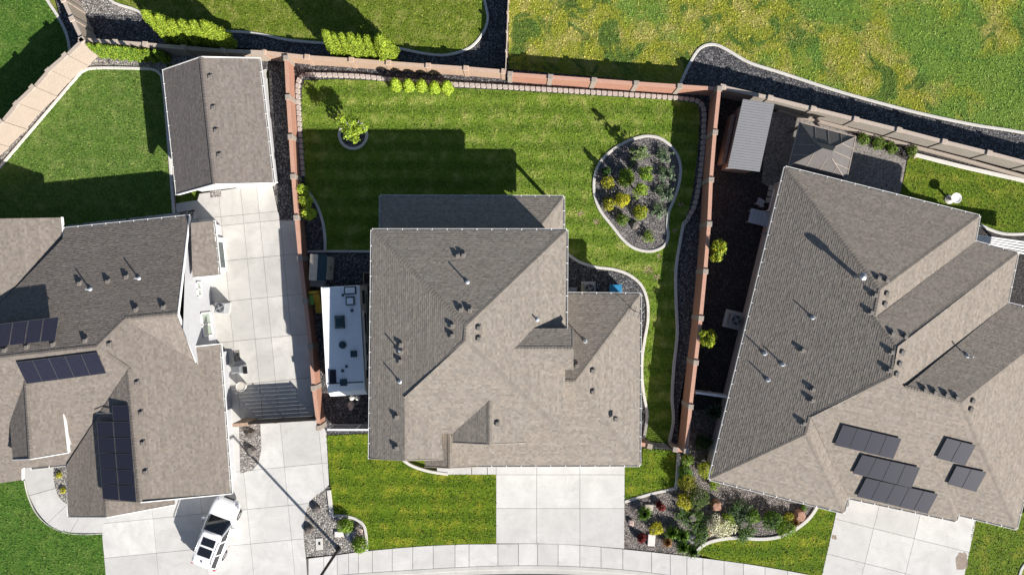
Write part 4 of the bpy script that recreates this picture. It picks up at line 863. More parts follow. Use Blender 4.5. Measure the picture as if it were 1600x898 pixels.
for i in range(len(st) - 1):
    for k in range(ringn): j = (k + 1) % ringn; fs.append((i * ringn + k, (i + 1) * ringn + k, (i + 1) * ringn + j, i * ringn + j))
fs.append(tuple(range(ringn))); fs.append(tuple(range((len(st) - 1) * ringn + ringn - 1, (len(st) - 1) * ringn - 1, -1))); mb.mesh(vs, fs); car_part("body", mb, M_car, sub=1)
# greenhouse: glass shell with white roof and pillars
gh = MB(); lo_ = [(-2.36, 0.78), (-2.2, 0.86), (0.0, 0.90), (0.95, 0.86), (1.22, 0.70)]; hi_ = [(-2.02, 0.60), (-1.9, 0.68), (-0.1, 0.72), (0.22, 0.70), (0.36, 0.60)]
lov = [(x, y, 1.03) for x, y in lo_] + [(x, -y, 1.03) for x, y in lo_[::-1]]; hiv = [(x, y, 1.66 if x > -1.9 else 1.64) for x, y in hi_] + [(x, -y, 1.66 if x > -1.9 else 1.64) for x, y in hi_[::-1]]
n = len(lov); gh.mesh(lov + hiv, [(i, (i + 1) % n, n + (i + 1) % n, n + i) for i in range(n)]); car_part("windows", gh, M_carglass, sm=False)
rf = MB(); rlo = [(x * 1.01, y * 1.03, z - 0.03) for x, y, z in hiv]; rmid = [(x, y, z + 0.03) for x, y, z in hiv]; rtop = [(-0.8 + (x + 0.8) * 0.86, y * 0.8, z + 0.075) for x, y, z in hiv]
rf.mesh(rlo + rmid + rtop, [(i, (i + 1) % n, n + (i + 1) % n, n + i) for i in range(n)] + [(n + i, n + (i + 1) % n, 2 * n + (i + 1) % n, 2 * n + i) for i in range(n)] + [tuple(range(2 * n, 3 * n))])
cr_ = car_part("roof", rf, M_car)
for s_ in (-1, 1):
    for (xa, ya), (xb, yb) in (((1.0, 0.86), (0.24, 0.70)), ((-0.15, 0.90), (-0.2, 0.715)), ((-1.15, 0.895), (-1.1, 0.71)), ((-2.28, 0.84), (-1.96, 0.64))):
        pm = MB(); pm.bar((xa, s_ * (ya + 0.01), 1.03), (xb, s_ * (yb + 0.01), 1.66), 0.09, 0.05); car_part("pillar", pm, M_car, sm=False)
    rl = MB(); rl.tube([(-1.75, s_ * 0.66, 1.72), (-1.6, s_ * 0.66, 1.77), (-0.3, s_ * 0.68, 1.77), (-0.1, s_ * 0.68, 1.71)], 0.022, 6); car_part("roof_rail", rl, M_chrome)
    mi = MB(); mi.box((0.78, s_ * 1.07, 1.1), (0.16, 0.24, 0.16), 0, bev=0.04); car_part("mirror", mi, M_car, sm=False)
    hl = MB(); hl.mesh([(2.40, s_ * 0.50, 0.80), (2.16, s_ * 0.84, 0.86), (1.98, s_ * 0.90, 0.905), (2.10, s_ * 0.70, 0.94), (2.36, s_ * 0.45, 0.84)], [(0, 1, 2, 3, 4)]); 
    hl = MB(); hl.box((2.18, s_ * 0.74, 0.80), (0.36, 0.24, 0.14), -s_ * 0.45, bev=0.04); car_part("headlight", hl, M_lamp, sm=False)
    tl_ = MB(); tl_.box((-2.36, s_ * 0.78, 0.92), (0.16, 0.2, 0.2), s_ * 0.3, bev=0.03); car_part("tail_light", tl_, M_red, sm=False)
    for x in (1.48, -1.5):
        tz = MB(); prof = [(0.22, -0.1), (0.35, -0.09), (0.37, -0.04), (0.37, 0.08), (0.35, 0.115), (0.22, 0.12)]
        vs = []; nn_ = 20
        for r_, yy in prof:
            for k in range(nn_): th = 2 * math.pi * k / nn_; vs.append((x + math.cos(th) * r_, s_ * (0.87 + yy), 0.37 + math.sin(th) * r_))
        tz.mesh(vs, [(i * nn_ + k, i * nn_ + (k + 1) % nn_, (i + 1) * nn_ + (k + 1) % nn_, (i + 1) * nn_ + k) for i in range(len(prof) - 1) for k in range(nn_)]); wh = car_part("wheel", tz, M_black)
        rm = MB(); vs = [(x, s_ * 0.97, 0.37)]
        for k in range(20): th = 2 * math.pi * k / 20; rr = 0.225; vs.append((x + math.cos(th) * rr, s_ * (0.985 if k % 4 else 0.96), 0.37 + math.sin(th) * rr))
        rm.mesh(vs, [(0, 1 + k, 1 + (k + 1) % 20) for k in range(20)]); car_part("rim", rm, M_chrome, wh, sm=False)
for xc, L_ in ((-0.36, 0.55), (-1.08, 0.6)):
    sr = MB(); sr.box((xc, 0, 1.742), (L_, 0.92, 0.02), 0, bev=0.01); car_part("sunroof", sr, M_carglass, cr_, sm=False)
for s_ in (0.1, -0.45): wp_ = MB(); wp_.bar((1.13, s_ + 0.4, 1.13), (0.98, s_ - 0.25, 1.21), 0.025, 0.02); car_part("wiper", wp_, M_black, sm=False)
an = MB(); an.box((-1.72, 0, 1.76), (0.16, 0.05, 0.06), 0, taper=0.5); car_part("antenna", an, M_black, cr_, sm=False)
gl = MB(); gl.box((2.42, 0, 0.6), (0.14, 0.75, 0.22), 0, bev=0.03); car_part("grille", gl, M_black, sm=False)
# ---- travel trailer
zt = 3.15; tb0, tb1 = W(531.5, 447, zt), W(541, 622, zt); ax = (Vector((tb1.x, tb1.y, 0)) - Vector((tb0.x, tb0.y, 0))); Lr = ax.length; rz = math.atan2(ax.y, ax.x); cen = (tb0 + tb1) / 2; cen.z = 0
rv = empty("travel_trailer", cen, "white travel trailer parked between red wall and middle house", "trailer", None, rz)
M_rv = plain("trailer_white", (0.78, 0.79, 0.80), 0.45, var=0.03); M_rvside = plain("trailer_side", (0.62, 0.60, 0.56), 0.5, var=0.05); M_stripe = plain("trailer_stripe", (0.10, 0.09, 0.085), 0.5)
M_teal = plain("dark_teal_plastic", (0.03, 0.06, 0.075), 0.5)
def rp_(name, mb, mat, par=None, sm=False): return car_part(name, mb, mat, par or rv, sm)
hw = 1.23; hl_ = Lr / 2; prof = [(-hl_, 0.55), (-hl_, zt - 0.04), (-hl_ + 0.06, zt), (hl_ - 1.0, zt), (hl_ - 0.45, zt - 0.18), (hl_ - 0.08, zt - 0.75), (hl_, zt - 1.3), (hl_ - 0.12, 0.75), (hl_ - 0.3, 0.55)]
mb = MB(); m_ = len(prof); vs = [(x, -hw, z) for x, z in prof] + [(x, hw, z) for x, z in prof]
mb.mesh(vs, [(i, (i + 1) % m_, m_ + (i + 1) % m_, m_ + i) for i in range(m_)], mi=0); mb.mesh(vs, [tuple(range(m_)), tuple(range(2 * m_ - 1, m_ - 1, -1))], mi=1); body = rp_("body", mb, [M_rv, M_rvside])
for s_ in (-1, 1):
    mb = MB(); mb.bar((-hl_, s_ * hw, zt - 0.01), (hl_ - 1.0, s_ * hw, zt - 0.01), 0.06, 0.06); rp_("roof_trim", mb, M_rv)
    for x, w in ((-2.9, 0.9), (-1.1, 1.4), (0.6, 0.8), (2.0, 1.1)):
        mb = MB(); mb.box((x, s_ * (hw + 0.01), 2.0), (w, 0.04, 0.75)); fw = rp_("window", mb, M_stripe); mb = MB(); mb.box((x, s_ * (hw + 0.02), 2.0), (w - 0.12, 0.04, 0.63)); rp_("pane", mb, M_glass, fw)
    mb = MB(); mb.box((0.0, s_ * (hw + 0.006), 1.05), (Lr - 1.2, 0.02, 0.28)); rp_("stripe", mb, M_stripe)
    for x in (-0.6, 0.35):
        mb = MB(); mb.tube([(x, s_ * 0.95, 0.36), (x, s_ * 1.15, 0.36)], 0.36, 16); rp_("wheel", mb, M_black)
mb = MB(); mb.tube([(-2.0, hw + 0.12, zt - 0.22), (1.9, hw + 0.12, zt - 0.22)], 0.075, 8); rp_("awning", mb, M_rvside)
def rvpx(px, py): # photo pixel on the trailer roof -> trailer local x,y
    p = W(px, py, zt) - cen; return (p.x * math.cos(rz) + p.y * math.sin(rz), -p.x * math.sin(rz) + p.y * math.cos(rz))
x, y = rvpx(531, 503); mb = MB(); mb.box((x, y, zt + 0.15), (0.85, 0.68, 0.3), 0, bev=0.08, taper=0.85); rp_("air_conditioner", mb, M_teal)
for px, py, sx, sy in ((547.5, 453.5, 0.42, 0.68), (547.5, 470, 0.46, 0.48)):
    x, y = rvpx(px, py); mb = MB(); mb.box((x, y, zt + 0.04), (sx + 0.1, sy + 0.1, 0.08)); k = rp_("skylight_frame", mb, M_teal); mb = MB(); mb.box((x, y, zt + 0.1), (sx - 0.06, sy - 0.06, 0.08), 0, bev=0.03); rp_("skylight", mb, M_rv, k)
for px, py, sx in ((553, 552.5, 0.42), (537, 597, 0.45)):
    x, y = rvpx(px, py); mb = MB(); mb.box((x, y, zt + 0.06), (sx, sx, 0.12), 0, bev=0.03); rp_("roof_hatch", mb, M_teal)
x, y = rvpx(520, 588); mb = MB(); mb.box((x, y, zt + 0.05), (0.9, 0.46, 0.04)); rp_("solar_panel", mb, M_solar)
for px, py, r_ in ((535.5, 538.5, 0.25), (536, 461, 0.09), (550, 485, 0.1), (541.5, 572, 0.09), (535.5, 579, 0.1)):
    x, y = rvpx(px, py); mb = MB(); mb.lathe((x, y, zt - 0.02), [(r_, 0), (r_, 0.1), (r_ * 0.85, 0.16), (r_ * 0.3, 0.19)], 14); rp_("vent_cap", mb, M_teal)
mb = MB(); mb.bar((hl_ - 1.02, -hw + 0.05, zt + 0.01), (hl_ - 1.02, hw - 0.05, zt + 0.01), 0.07, 0.05); rp_("roof_seam", mb, M_stripe)
mb = MB(); mb.bar((hl_ - 0.3, -0.5, 0.5), (hl_ + 1.05, 0, 0.5), 0.1, 0.12); mb.bar((hl_ - 0.3, 0.5, 0.5), (hl_ + 1.05, 0, 0.5), 0.1, 0.12); mb.tube([(hl_ + 0.75, 0, 0.05), (hl_ + 0.75, 0, 0.95)], 0.05, 8); rp_("tow_frame", mb, M_metal_dk)
for s_ in (-0.2, 0.2): mb = MB(); mb.lathe((hl_ + 0.35, s_, 0.56), [(0.1, 0), (0.155, 0.05), (0.155, 0.38), (0.09, 0.48), (0.05, 0.52)], 14); rp_("gas_bottle", mb, M_rvside, sm=True)
# ---- metal slat gate across the side drive
a, b_ = W(363, 664, 1.8), W(498, 656, 1.8); a.z = b_.z = 0; d = (b_ - a).normalized(); L_ = (b_ - a).length
M_bronze = plain("bronze_metal", (0.06, 0.052, 0.047), 0.6, 0.2); M_tanpost = plain("tan_post", (0.45, 0.3, 0.2), 0.7)
g = empty("slat_gate", (a + b_) / 2, "dark horizontal slat gate across the left side driveway", "gate")
for i in range(9): mb = MB(); z = 0.16 + i * 0.195; mb.bar(a + d * 0.25 + Vector((0, 0, z)), b_ - d * 0.3 + Vector((0, 0, z)), 0.04, 0.16); mb.build("slat", M_bronze, g)
for t in (0.25, L_ * 0.5, L_ - 0.3): mb = MB(); p = a + d * t; mb.box((p.x, p.y, 0.93), (0.08, 0.08, 1.86), math.atan2(d.y, d.x)); mb.build("post", M_bronze, g)
mb = MB(); mb.box((a.x + 0.55, a.y + 0.05, 0.95), (1.0, 0.22, 1.9), math.atan2(d.y, d.x)); mb.build("wing_wall", M_block_warm, g)
# small grey gate by the trailer nose
a, b_ = W(513, 671, 1.6), W(600, 671, 1.6); a.z = b_.z = 0
g = empty("vinyl_gate", (a + b_) / 2, "grey and white yard gate in front of the trailer", "gate"); mb = MB(); mb.bar(a + Vector((0, 0, 0.8)), b_ + Vector((0, 0, 0.8)), 0.05, 1.5); mb.build("panel", M_plastic_gr, g)
mb = MB(); mb.bar(a + Vector((0, 0, 1.6)), b_ + Vector((0, 0, 1.6)), 0.11, 0.09); mb.build("rail", M_white, g); mb = MB(); mb.bar(a + Vector((0, 0, 0.08)), b_ + Vector((0, 0, 0.08)), 0.11, 0.12); mb.build("rail", M_white, g)
for p in (a, (a + b_) / 2): mb = MB(); mb.box((p.x, p.y, 0.82), (0.13, 0.13, 1.64)); mb.build("post", M_white, g)
# short red wall and mesh gate beside the garage
a, b_, c_ = W(1001, 693, 1.5), W(1016, 696.5, 1.6), W(1058, 703, 1.6)
wall("block_wall", "short red wall stub beside the garage corner", [(1000, 693), (1015, 696.5)], 1.5, M_block_red, M_cap_red, pmat=M_cap, skip=(0,))
wall("block_wall", "short red wall stub meeting the long right wall", [(1055, 701.5), (1071, 704)], 1.5, M_block_red, M_cap_red, pmat=M_cap, skip=(1,))
g = empty("mesh_gate", W(1035, 699, 0), "black wire mesh gate between garage and right wall", "gate"); a, b_ = W(1017, 697, 1.5), W(1054, 701.5, 1.5); a.z = b_.z = 0; d = (b_ - a); 
mb = MB()
for z in (0.1, 1.5): mb.bar(a + Vector((0, 0, z)), b_ + Vector((0, 0, z)), 0.05, 0.05)
for t in (0, 1): mb.bar(a + d * t + Vector((0, 0, 0.05)), a + d * t + Vector((0, 0, 1.55)), 0.05, 0.05)
mb.build("frame", M_black, g); mb = MB()
for i in range(1, 14): mb.bar(a + d * (i / 14) + Vector((0, 0, 0.1)), a + d * (i / 14) + Vector((0, 0, 1.5)), 0.018, 0.018)
for i in range(1, 12): mb.bar(a + Vector((0, 0, 0.1 + i * 0.117)), b_ + Vector((0, 0, 0.1 + i * 0.117)), 0.018, 0.018)
tag(mb.build("wire_mesh", M_black, g), kind="stuff")
# white vinyl fence to the right house
a, b_ = W(1087, 613, 1.7), W(1150, 622, 1.7); a.z = b_.z = 0; g = empty("vinyl_fence", (a + b_) / 2, "short white vinyl fence joining right wall and right house", "fence"); mb = MB(); mb.bar(a + Vector((0, 0, 0.85)), b_ + Vector((0, 0, 0.85)), 0.05, 1.6); mb.build("panel", M_white, g)
mb = MB(); mb.bar(a + Vector((0, 0, 1.7)), b_ + Vector((0, 0, 1.7)), 0.13, 0.09); mb.build("rail", M_white, g)
for t in (0.03, 0.5): p = a + (b_ - a) * t; mb = MB(); mb.box((p.x, p.y, 0.88), (0.15, 0.15, 1.76)); mb.build("post", M_white, g)
# ---- small garden shed
M_shedroof = plain("shed_roof_tan", (0.42, 0.36, 0.30), 0.8); M_shedwall = plain("shed_wall_beige", (0.46, 0.43, 0.38), 0.8)
zs_ = 1.9; c = (W(482, 398, zs_) + W(510, 398, zs_) + W(512, 437, zs_) + W(486, 438, zs_)) / 4; g = empty("garden_shed", (c.x, c.y, 0), "small beige resin shed with dark roof beside the trailer", "shed"); rz = -0.06
mb = MB(); mb.box((c.x, c.y, 0.95), (1.05, 1.6, 1.9), rz + 0.0); mb.build("wall", M_shedwall, g)
ca, sa = math.cos(rz), math.sin(rz)
def sp(x, y, z): return Vector((c.x + x * ca - y * sa, c.y + x * sa + y * ca, z))
mb = MB(); 
for x0, z0, x1, z1, m_ in ((-0.62, 1.85, 0.0, 2.15, M_shedroof), (0.0, 2.15, 0.55, 1.9, M_teal)):
    mb = MB(); q = [sp(x0, -0.88, z0), sp(x1, -0.88, z1), sp(x1, 0.88, z1), sp(x0, 0.88, z0)]; mb.mesh(q + [p - Vector((0, 0, 0.05)) for p in q], [(0, 1, 2, 3), (7, 6, 5, 4), (0, 4, 5, 1), (1, 5, 6, 2), (2, 6, 7, 3), (3, 7, 4, 0)]); mb.build("roof", m_, g)
for y in (-0.4, 0.4):
    mb = MB(); p = sp(0.54, y, 0.92); mb.box(p, (0.05, 0.76, 1.7), rz); k = mb.build("door", M_shedwall, g); mb = MB(); p = sp(0.59, y * 0.2, 1.0); mb.box(p, (0.05, 0.05, 0.3), rz); mb.build("handle", M_black, k)
# firewood/lumber slats beside shed
p = W(494, 441, 0.4); g = empty("lumber_stack", (p.x, p.y, 0), "few pale boards stacked against the garden shed", "lumber")
for i in range(4): mb = MB(); mb.box((p.x + 0.1, p.y - 0.12 * i + 0.1, 0.25 + 0.02 * i), (1.05, 0.09, 0.5), -0.05); mb.build("board", M_shedroof if i % 2 else M_stucco, g)
# toy slide
M_yel = plain("yellow_plastic", (0.62, 0.38, 0.04), 0.5); M_grn = plain("green_plastic", (0.18, 0.35, 0.08), 0.5)
p = W(492, 470, 0.5); g = empty("toy_slide", (p.x, p.y, 0), "yellow and green plastic toddler slide by the red wall", "toy slide")
mb = MB(); q = [Vector((p.x + 0.25, p.y + 0.5, 1.0)), Vector((p.x + 0.22, p.y - 0.3, 0.4)), Vector((p.x + 0.2, p.y - 0.85, 0.15))]
for a, b_ in zip(q, q[1:]): mb.bar(a, b_, 0.34, 0.05); mb.bar(a + Vector((0.18, 0, 0.06)), b_ + Vector((0.18, 0, 0.06)), 0.05, 0.14); mb.bar(a + Vector((-0.18, 0, 0.06)), b_ + Vector((-0.18, 0, 0.06)), 0.05, 0.14)
mb.build("chute", M_yel, g); mb = MB(); mb.box((p.x - 0.12, p.y + 0.1, 0.5), (0.3, 0.75, 0.9), 0.1, bev=0.05); mb.build("climbing_panel", M_grn, g); mb = MB(); mb.box((p.x + 0.05, p.y + 0.62, 0.55), (0.65, 0.18, 1.1), 0.1, bev=0.05); mb.build("ladder", M_yel, g)
# wooden planter frame by the middle house
p = W(575, 435, 0.3); g = empty("planter_box", (p.x, p.y, 0), "open wooden box frame against the middle house wall", "planter"); M_wood = plain("weathered_wood", (0.36, 0.29, 0.21), 0.8, var=0.2, scale=12)
for dx, dy, sx, sy in ((-0.3, 0, 0.06, 0.9), (0.5, 0, 0.06, 0.9), (0.1, 0.42, 0.74, 0.06), (0.1, -0.42, 0.74, 0.06)): mb = MB(); mb.box((p.x + dx, p.y + dy, 0.2), (sx, sy, 0.4)); mb.build("board", M_wood, g)
mb = MB(); mb.box((p.x + 0.1, p.y, 0.12), (0.74, 0.78, 0.2)); mb.build("soil", M_dirt, g)
# ---- air conditioning units
M_ac = plain("ac_grey", (0.33, 0.34, 0.35), 0.5, 0.2); M_acd = plain("ac_dark", (0.06, 0.065, 0.07), 0.5, 0.3)
def ac(label, px, py, s=0.8, h=0.8, rz=0.0, pad=1.05, col=None, padm=None):
    p = W(px, py, h); g = empty("air_conditioner", (p.x, p.y, 0), label, "air conditioner", "outdoor air conditioners")
    mb = MB(); mb.box((p.x, p.y, 0.06), (pad, pad, 0.12), rz, bev=0.02); mb.build("pad", padm or M_kerb, g)
    mb = MB(); mb.box((p.x, p.y, 0.12 + h / 2), (s, s, h - 0.1), rz, bev=0.03); k = mb.build("cabinet", col or M_ac, g)
    mb = MB(); mb.lathe((p.x, p.y, h + 0.06), [(s * 0.4, 0), (s * 0.42, 0.04), (s * 0.38, 0.05)], 20); f = mb.build("fan_shroud", M_acd, k)
    mb = MB()
    for i in range(4):
        t = i * math.pi / 2 + 0.4; mb.bar((p.x, p.y, h + 0.125), (p.x + math.cos(t) * s * 0.34, p.y + math.sin(t) * s * 0.34, h + 0.125), 0.14, 0.02)
    mb.lathe((p.x, p.y, h + 0.1), [(0.08, 0), (0.08, 0.06)], 10); mb.build("fan", M_ac, f)
    mb = MB()
    for r_ in (0.12, 0.2, 0.28, 0.36): mb.tube([(p.x + math.cos(k_ * math.pi / 8) * s * r_ / 0.8 * 0.85, p.y + math.sin(k_ * math.pi / 8) * s * r_ / 0.8 * 0.85, h + 0.16) for k_ in range(17)], 0.008, 4, cap=False)
    tag(mb.build("grille", M_acd, f), kind="stuff")
ac("grey air conditioner on the side driveway by the white gable wall", 344, 481, 0.72, 0.85, -0.1, 0.8)
ac("air conditioner in gravel behind the middle house low wing", 921, 451, 0.72, 0.75, 0, 1.0)
ac("air conditioner on a square pad beside the right house", 1150, 500, 0.78, 0.75, -0.24, 1.25)
# blue utility box behind wing + gas meter box
M_blue = plain("blue_plastic", (0.03, 0.20, 0.38), 0.45); p = W(962, 451, 0.7); g = empty("storage_bin", (p.x, p.y, 0), "bright blue lidded bin behind the low wing", "bin")
mb = MB(); mb.box((p.x, p.y, 0.33), (0.72, 0.5, 0.66), 0.05); mb.build("body", M_blue, g); mb = MB(); mb.box((p.x, p.y, 0.7), (0.82, 0.6, 0.09), 0.05, bev=0.03); mb.build("lid", M_blue, g)
p = W(895, 454, 0.5); g = empty("utility_box", (p.x, p.y, 0), "low grey utility box beside the middle house air conditioner", "utility box"); mb = MB(); mb.box((p.x, p.y, 0.22), (0.65, 0.45, 0.44), 0, bev=0.04); mb.build("body", M_plastic_gr, g); mb = MB(); mb.box((p.x, p.y, 0.45), (0.5, 0.3, 0.03), 0, bev=0.01); mb.build("lid", M_metal_gr, g)
# covered grill, white pot by left garage
p = W(368, 578, 1.0); g = empty("covered_grill", (p.x, p.y, 0), "grey covered barbecue beside the left garage wall", "grill"); mb = MB(); mb.box((p.x, p.y, 0.5), (0.85, 0.6, 1.0), 0.1, bev=0.12, taper=0.85); mb.build("cover", M_metal_gr, g); mb = MB(); mb.box((p.x + 0.55, p.y - 0.03, 0.72), (0.28, 0.5, 0.06), 0.1); mb.build("side_shelf", M_metal_dk, g)
p = W(376, 604, 0.6); g = empty("round_planter", (p.x, p.y, 0), "round cream barrel planter beside the slat gate", "planter"); mb = MB(); mb.lathe((p.x, p.y, 0), [(0.26, 0), (0.32, 0.55), (0.34, 0.62), (0.3, 0.62), (0.28, 0.56)], 20); mb.build("pot", M_kerb, g); mb = MB(); mb.lathe((p.x, p.y, 0.55), [(0.28, 0), (0.26, 0.03)], 16); mb.build("lid", M_shedwall, g)
for lab, x, y in (("small gravel filled drain grate at the workshop door", 337, 302.5), ("gravel filled drain grate near the covered grill", 370, 556)):
    p = W(x, y, 0.06); g = empty("drain_grate", (p.x, p.y, 0.05), lab, "drain"); mb = MB(); mb.box((p.x, p.y, 0.06), (0.75 if y < 400 else 0.45, 0.5 if y < 400 else 0.75, 0.03), 0.1); mb.build("gravel", M_gravel_grey, g); mb = MB()
# ---- metal roofed shed at right
M_tin = plain("pale_ribbed_metal", (0.20, 0.202, 0.213), 0.7, 0.0, var=0.04); zt_ = 2.5
c4 = [W(1161, 155, zt_), W(1210, 162, zt_), W(1187, 268, zt_ - 0.25), W(1137, 262, zt_ - 0.25)]
cc = sum(c4, Vector()) / 4; g = empty("metal_shed", (cc.x, cc.y, 0), "shed with pale ribbed metal roof in right backyard corner", "shed")
mb = MB(); mb.mesh(c4 + [p - Vector((0, 0, 0.08)) for p in c4], [(3, 2, 1, 0), (4, 5, 6, 7)] + [(i, (i + 1) % 4, 4 + (i + 1) % 4, 4 + i) for i in range(4)]); rf_ = mb.build("roof", M_tin, g)
for i in range(26): t = (i + 0.5) / 26; a, b_ = c4[0].lerp(c4[3], t), c4[1].lerp(c4[2], t); mb = MB(); mb.bar(a + Vector((0, 0, 0.012)), b_ + Vector((0, 0, 0.006)), 0.05, 0.016); mb.build("rib", M_tin, rf_)
M_shedtan = plain("shed_tan_siding", (0.25, 0.195, 0.16), 0.8); wpoly = inset([tuple(p[:2]) for p in c4], 0.2); mb = MB(); mb.prism(wpoly, 0, 2.2); mb.build("wall", M_shedtan, g)
mb = MB(); a, b_ = W(1147, 172, 1.5), W(1128, 262, 1.5); mb.bar((a.x + 0.1, a.y - 0.2, 0.55), (b_.x + 0.25, b_.y + 0.4, 0.55), 0.25, 1.1); mb.build("lean_to_shelf", M_shedtan, g)
# ---- gazebo
M_gaz = plain("gazebo_brown_metal", (0.125, 0.115, 0.11), 0.85, 0.0, var=0.08); M_rib = plain("gazebo_rib", (0.30, 0.25, 0.21), 0.8, 0.0); zg = 2.3
q = [W(1250, 191, zg), W(1337, 214, zg), W(1322, 283, zg), W(1232, 260, zg)]; cc = sum(q, Vector()) / 4; cc.z = 0; g = empty("gazebo", cc, "brown metal roofed gazebo on the right patio", "gazebo")
top_ = [W(1275, 224, 3.25), W(1302, 231, 3.25), W(1299, 247, 3.25), W(1271, 240, 3.25)]
for i in range(4):
    a, b_, c_, d_ = q[i], q[(i + 1) % 4], top_[(i + 1) % 4], top_[i]
    for k in range(1):
        t0, t1 = 0, 1; mb = MB(); z = Vector((0, 0, 0.03)); f = [a.lerp(b_, t0), a.lerp(b_, t1), d_.lerp(c_, t1), d_.lerp(c_, t0)]
        mb.mesh(f + [p - z for p in f], [(0, 1, 2, 3), (7, 6, 5, 4)] + [(m, (m + 1) % 4, 4 + (m + 1) % 4, 4 + m) for m in range(4)]); mb.build("roof_panel", M_gaz, g)
    mb = MB(); mb.bar(a + Vector((0, 0, 0.02)), d_ + Vector((0, 0, 0.02)), 0.05, 0.04); mb.build("rib", M_rib, g)
    eu = (b_ - a); Lb = eu.length; eu.normalize(); o0, o1 = (d_ - a).dot(eu) / Lb, (c_ - a).dot(eu) / Lb; slope = (d_ - a) - eu * (d_ - a).dot(eu)
    for t in (0.27, 0.5, 0.73):
        sm_ = 1.0 if o0 <= t <= o1 else (t / o0 if t < o0 else (1 - t) / (1 - o1)); p = a.lerp(b_, t) + Vector((0, 0, 0.012)); mb = MB(); mb.bar(p, p + slope * (sm_ * 0.99), 0.035, 0.03); mb.build("rib", M_rib, g)
    mb = MB(); mb.bar(a, b_, 0.07, 0.1); mb.build("eave_rail", M_rib, g)
    p = a.lerp(cc + Vector((0, 0, zg)), 0.1); mb = MB(); mb.box((p.x, p.y, zg / 2), (0.14, 0.14, zg)); mb.build("post", M_gaz, g)
cp = [W(1281, 233, 3.6)] ; tz_ = [p.lerp(sum(top_, Vector()) / 4, -0.18) + Vector((0, 0, 0.1)) for p in top_]; apx1, apx2 = (tz_[0] + tz_[3]) / 2, (tz_[1] + tz_[2]) / 2; apx1 = apx1.lerp(apx2, 0.3) + Vector((0, 0, 0.35)); apx2 = apx2.lerp(apx1, 0.3) + Vector((0, 0, 0.15)); apx2.z = apx1.z
mb = MB(); mb.face([tz_[0], tz_[1], apx2, apx1][::-1]); mb.face([tz_[2], tz_[3], apx1, apx2][::-1]); mb.face([tz_[1], tz_[2], apx2][::-1]); mb.face([tz_[3], tz_[0], apx1][::-1]); mb.build("top_tier", M_gaz, g)
# ---- patio table and chairs beside right house
M_slat = plain("grey_slat", (0.40, 0.42, 0.45), 0.6, var=0.08); c = W(1187, 340, 0.75); rz = -0.24; g = empty("patio_table", (c.x, c.y, 0), "grey slatted patio table beside the right house", "table", None, rz)
for i in range(5): mb = MB(); mb.box((-0.58 + i * 0.29, 0, 0.74), (0.275, 1.0, 0.035)); car_part("slat", mb, M_slat, g, sm=False)
for x in (-0.6, 0.6):
    for y in (-0.4, 0.4): mb = MB(); mb.box((x, y, 0.36), (0.06, 0.06, 0.72)); car_part("leg", mb, M_slat, g, sm=False)
for lab, px, py, r_ in (("grey patio chair tucked below the slatted table", 1199, 368, 0.3), ("grey patio chair above the slatted table", 1189, 316, 2.6)):
    c = W(px, py, 0.5); g = empty("patio_chair", (c.x, c.y, 0), lab, "chair", "patio chairs by right house", r_)
    mb = MB(); mb.box((0, 0, 0.42), (0.5, 0.5, 0.05)); car_part("seat", mb, M_slat, g, sm=False); mb = MB(); mb.box((0, 0.26, 0.68), (0.5, 0.04, 0.5)); car_part("backrest", mb, M_slat, g, sm=False)
    for x in (-0.22, 0.22):
        for y in (-0.22, 0.22): mb = MB(); mb.box((x, y, 0.2), (0.04, 0.04, 0.4)); car_part("leg", mb, M_slat, g, sm=False)
# stepping stones at right house
for i, (x, y) in enumerate(((1205, 294), (1203, 303), (1201, 313))):
    p = W(x, y); mb = MB(); mb.box((p.x, p.y, 0.03), (0.36, 0.36, 0.07), 0.1 * i - 0.2, bev=0.015); tag(mb.build("stepping_stone", M_kerb), ["grey stepping stone nearest the patio beside right house", "middle grey stepping stone beside right house", "grey stepping stone nearest the patio table"][i], "paving stone", "stepping stones by right house")
# white pole leaning
a = W(1210, 295, 1.8); b_ = W(1202, 328, 1.2); mb = MB(); mb.tube([a, b_], 0.03, 8); mb.lathe(b_ - Vector((0, 0, 1.2)), [(0.12, 0), (0.03, 0.08), (0.03, 1.22)], 8); tag(mb.build("clothes_pole", M_white), "thin white horizontal pole on a stand beside right house", "pole")
# bird bath
p = W(1487, 310, 0.4); g = empty("bird_bath", W(1482, 312), "round white stone bird bath on the right back lawn", "bird bath"); b = wloc(g)
mb = MB(); mb.lathe(b, [(0.3, 0), (0.32, 0.1), (0.24, 0.14), (0.1, 0.22), (0.08, 0.7), (0.14, 0.78)], 18); mb.build("pedestal", M_kerb, g, smooth=False); mb = MB(); mb.lathe(b + Vector((0, 0, 0.76)), [(0.12, 0), (0.33, 0.07), (0.36, 0.12), (0.33, 0.12), (0.2, 0.07), (0.02, 0.06)], 22); mb.build("bowl", M_white, g)
# white deck boards at right edge behind house
g = empty("white_pergola", W(1575, 378), "white slatted cover behind the right house", "pergola")
for i in range(5):
    a, b_ = W(1526, 368 + i * 3.2, 1.9), W(1640, 384 + i * 5, 1.9); mb = MB(); mb.bar(a, b_, 0.1, 0.1); mb.build("slat", M_white, g)
for x in (1536, 1590): p = W(x, 378, 1.9); mb = MB(); mb.box((p.x, p.y, 0.95), (0.12, 0.12, 1.9)); mb.build("post", M_white, g)
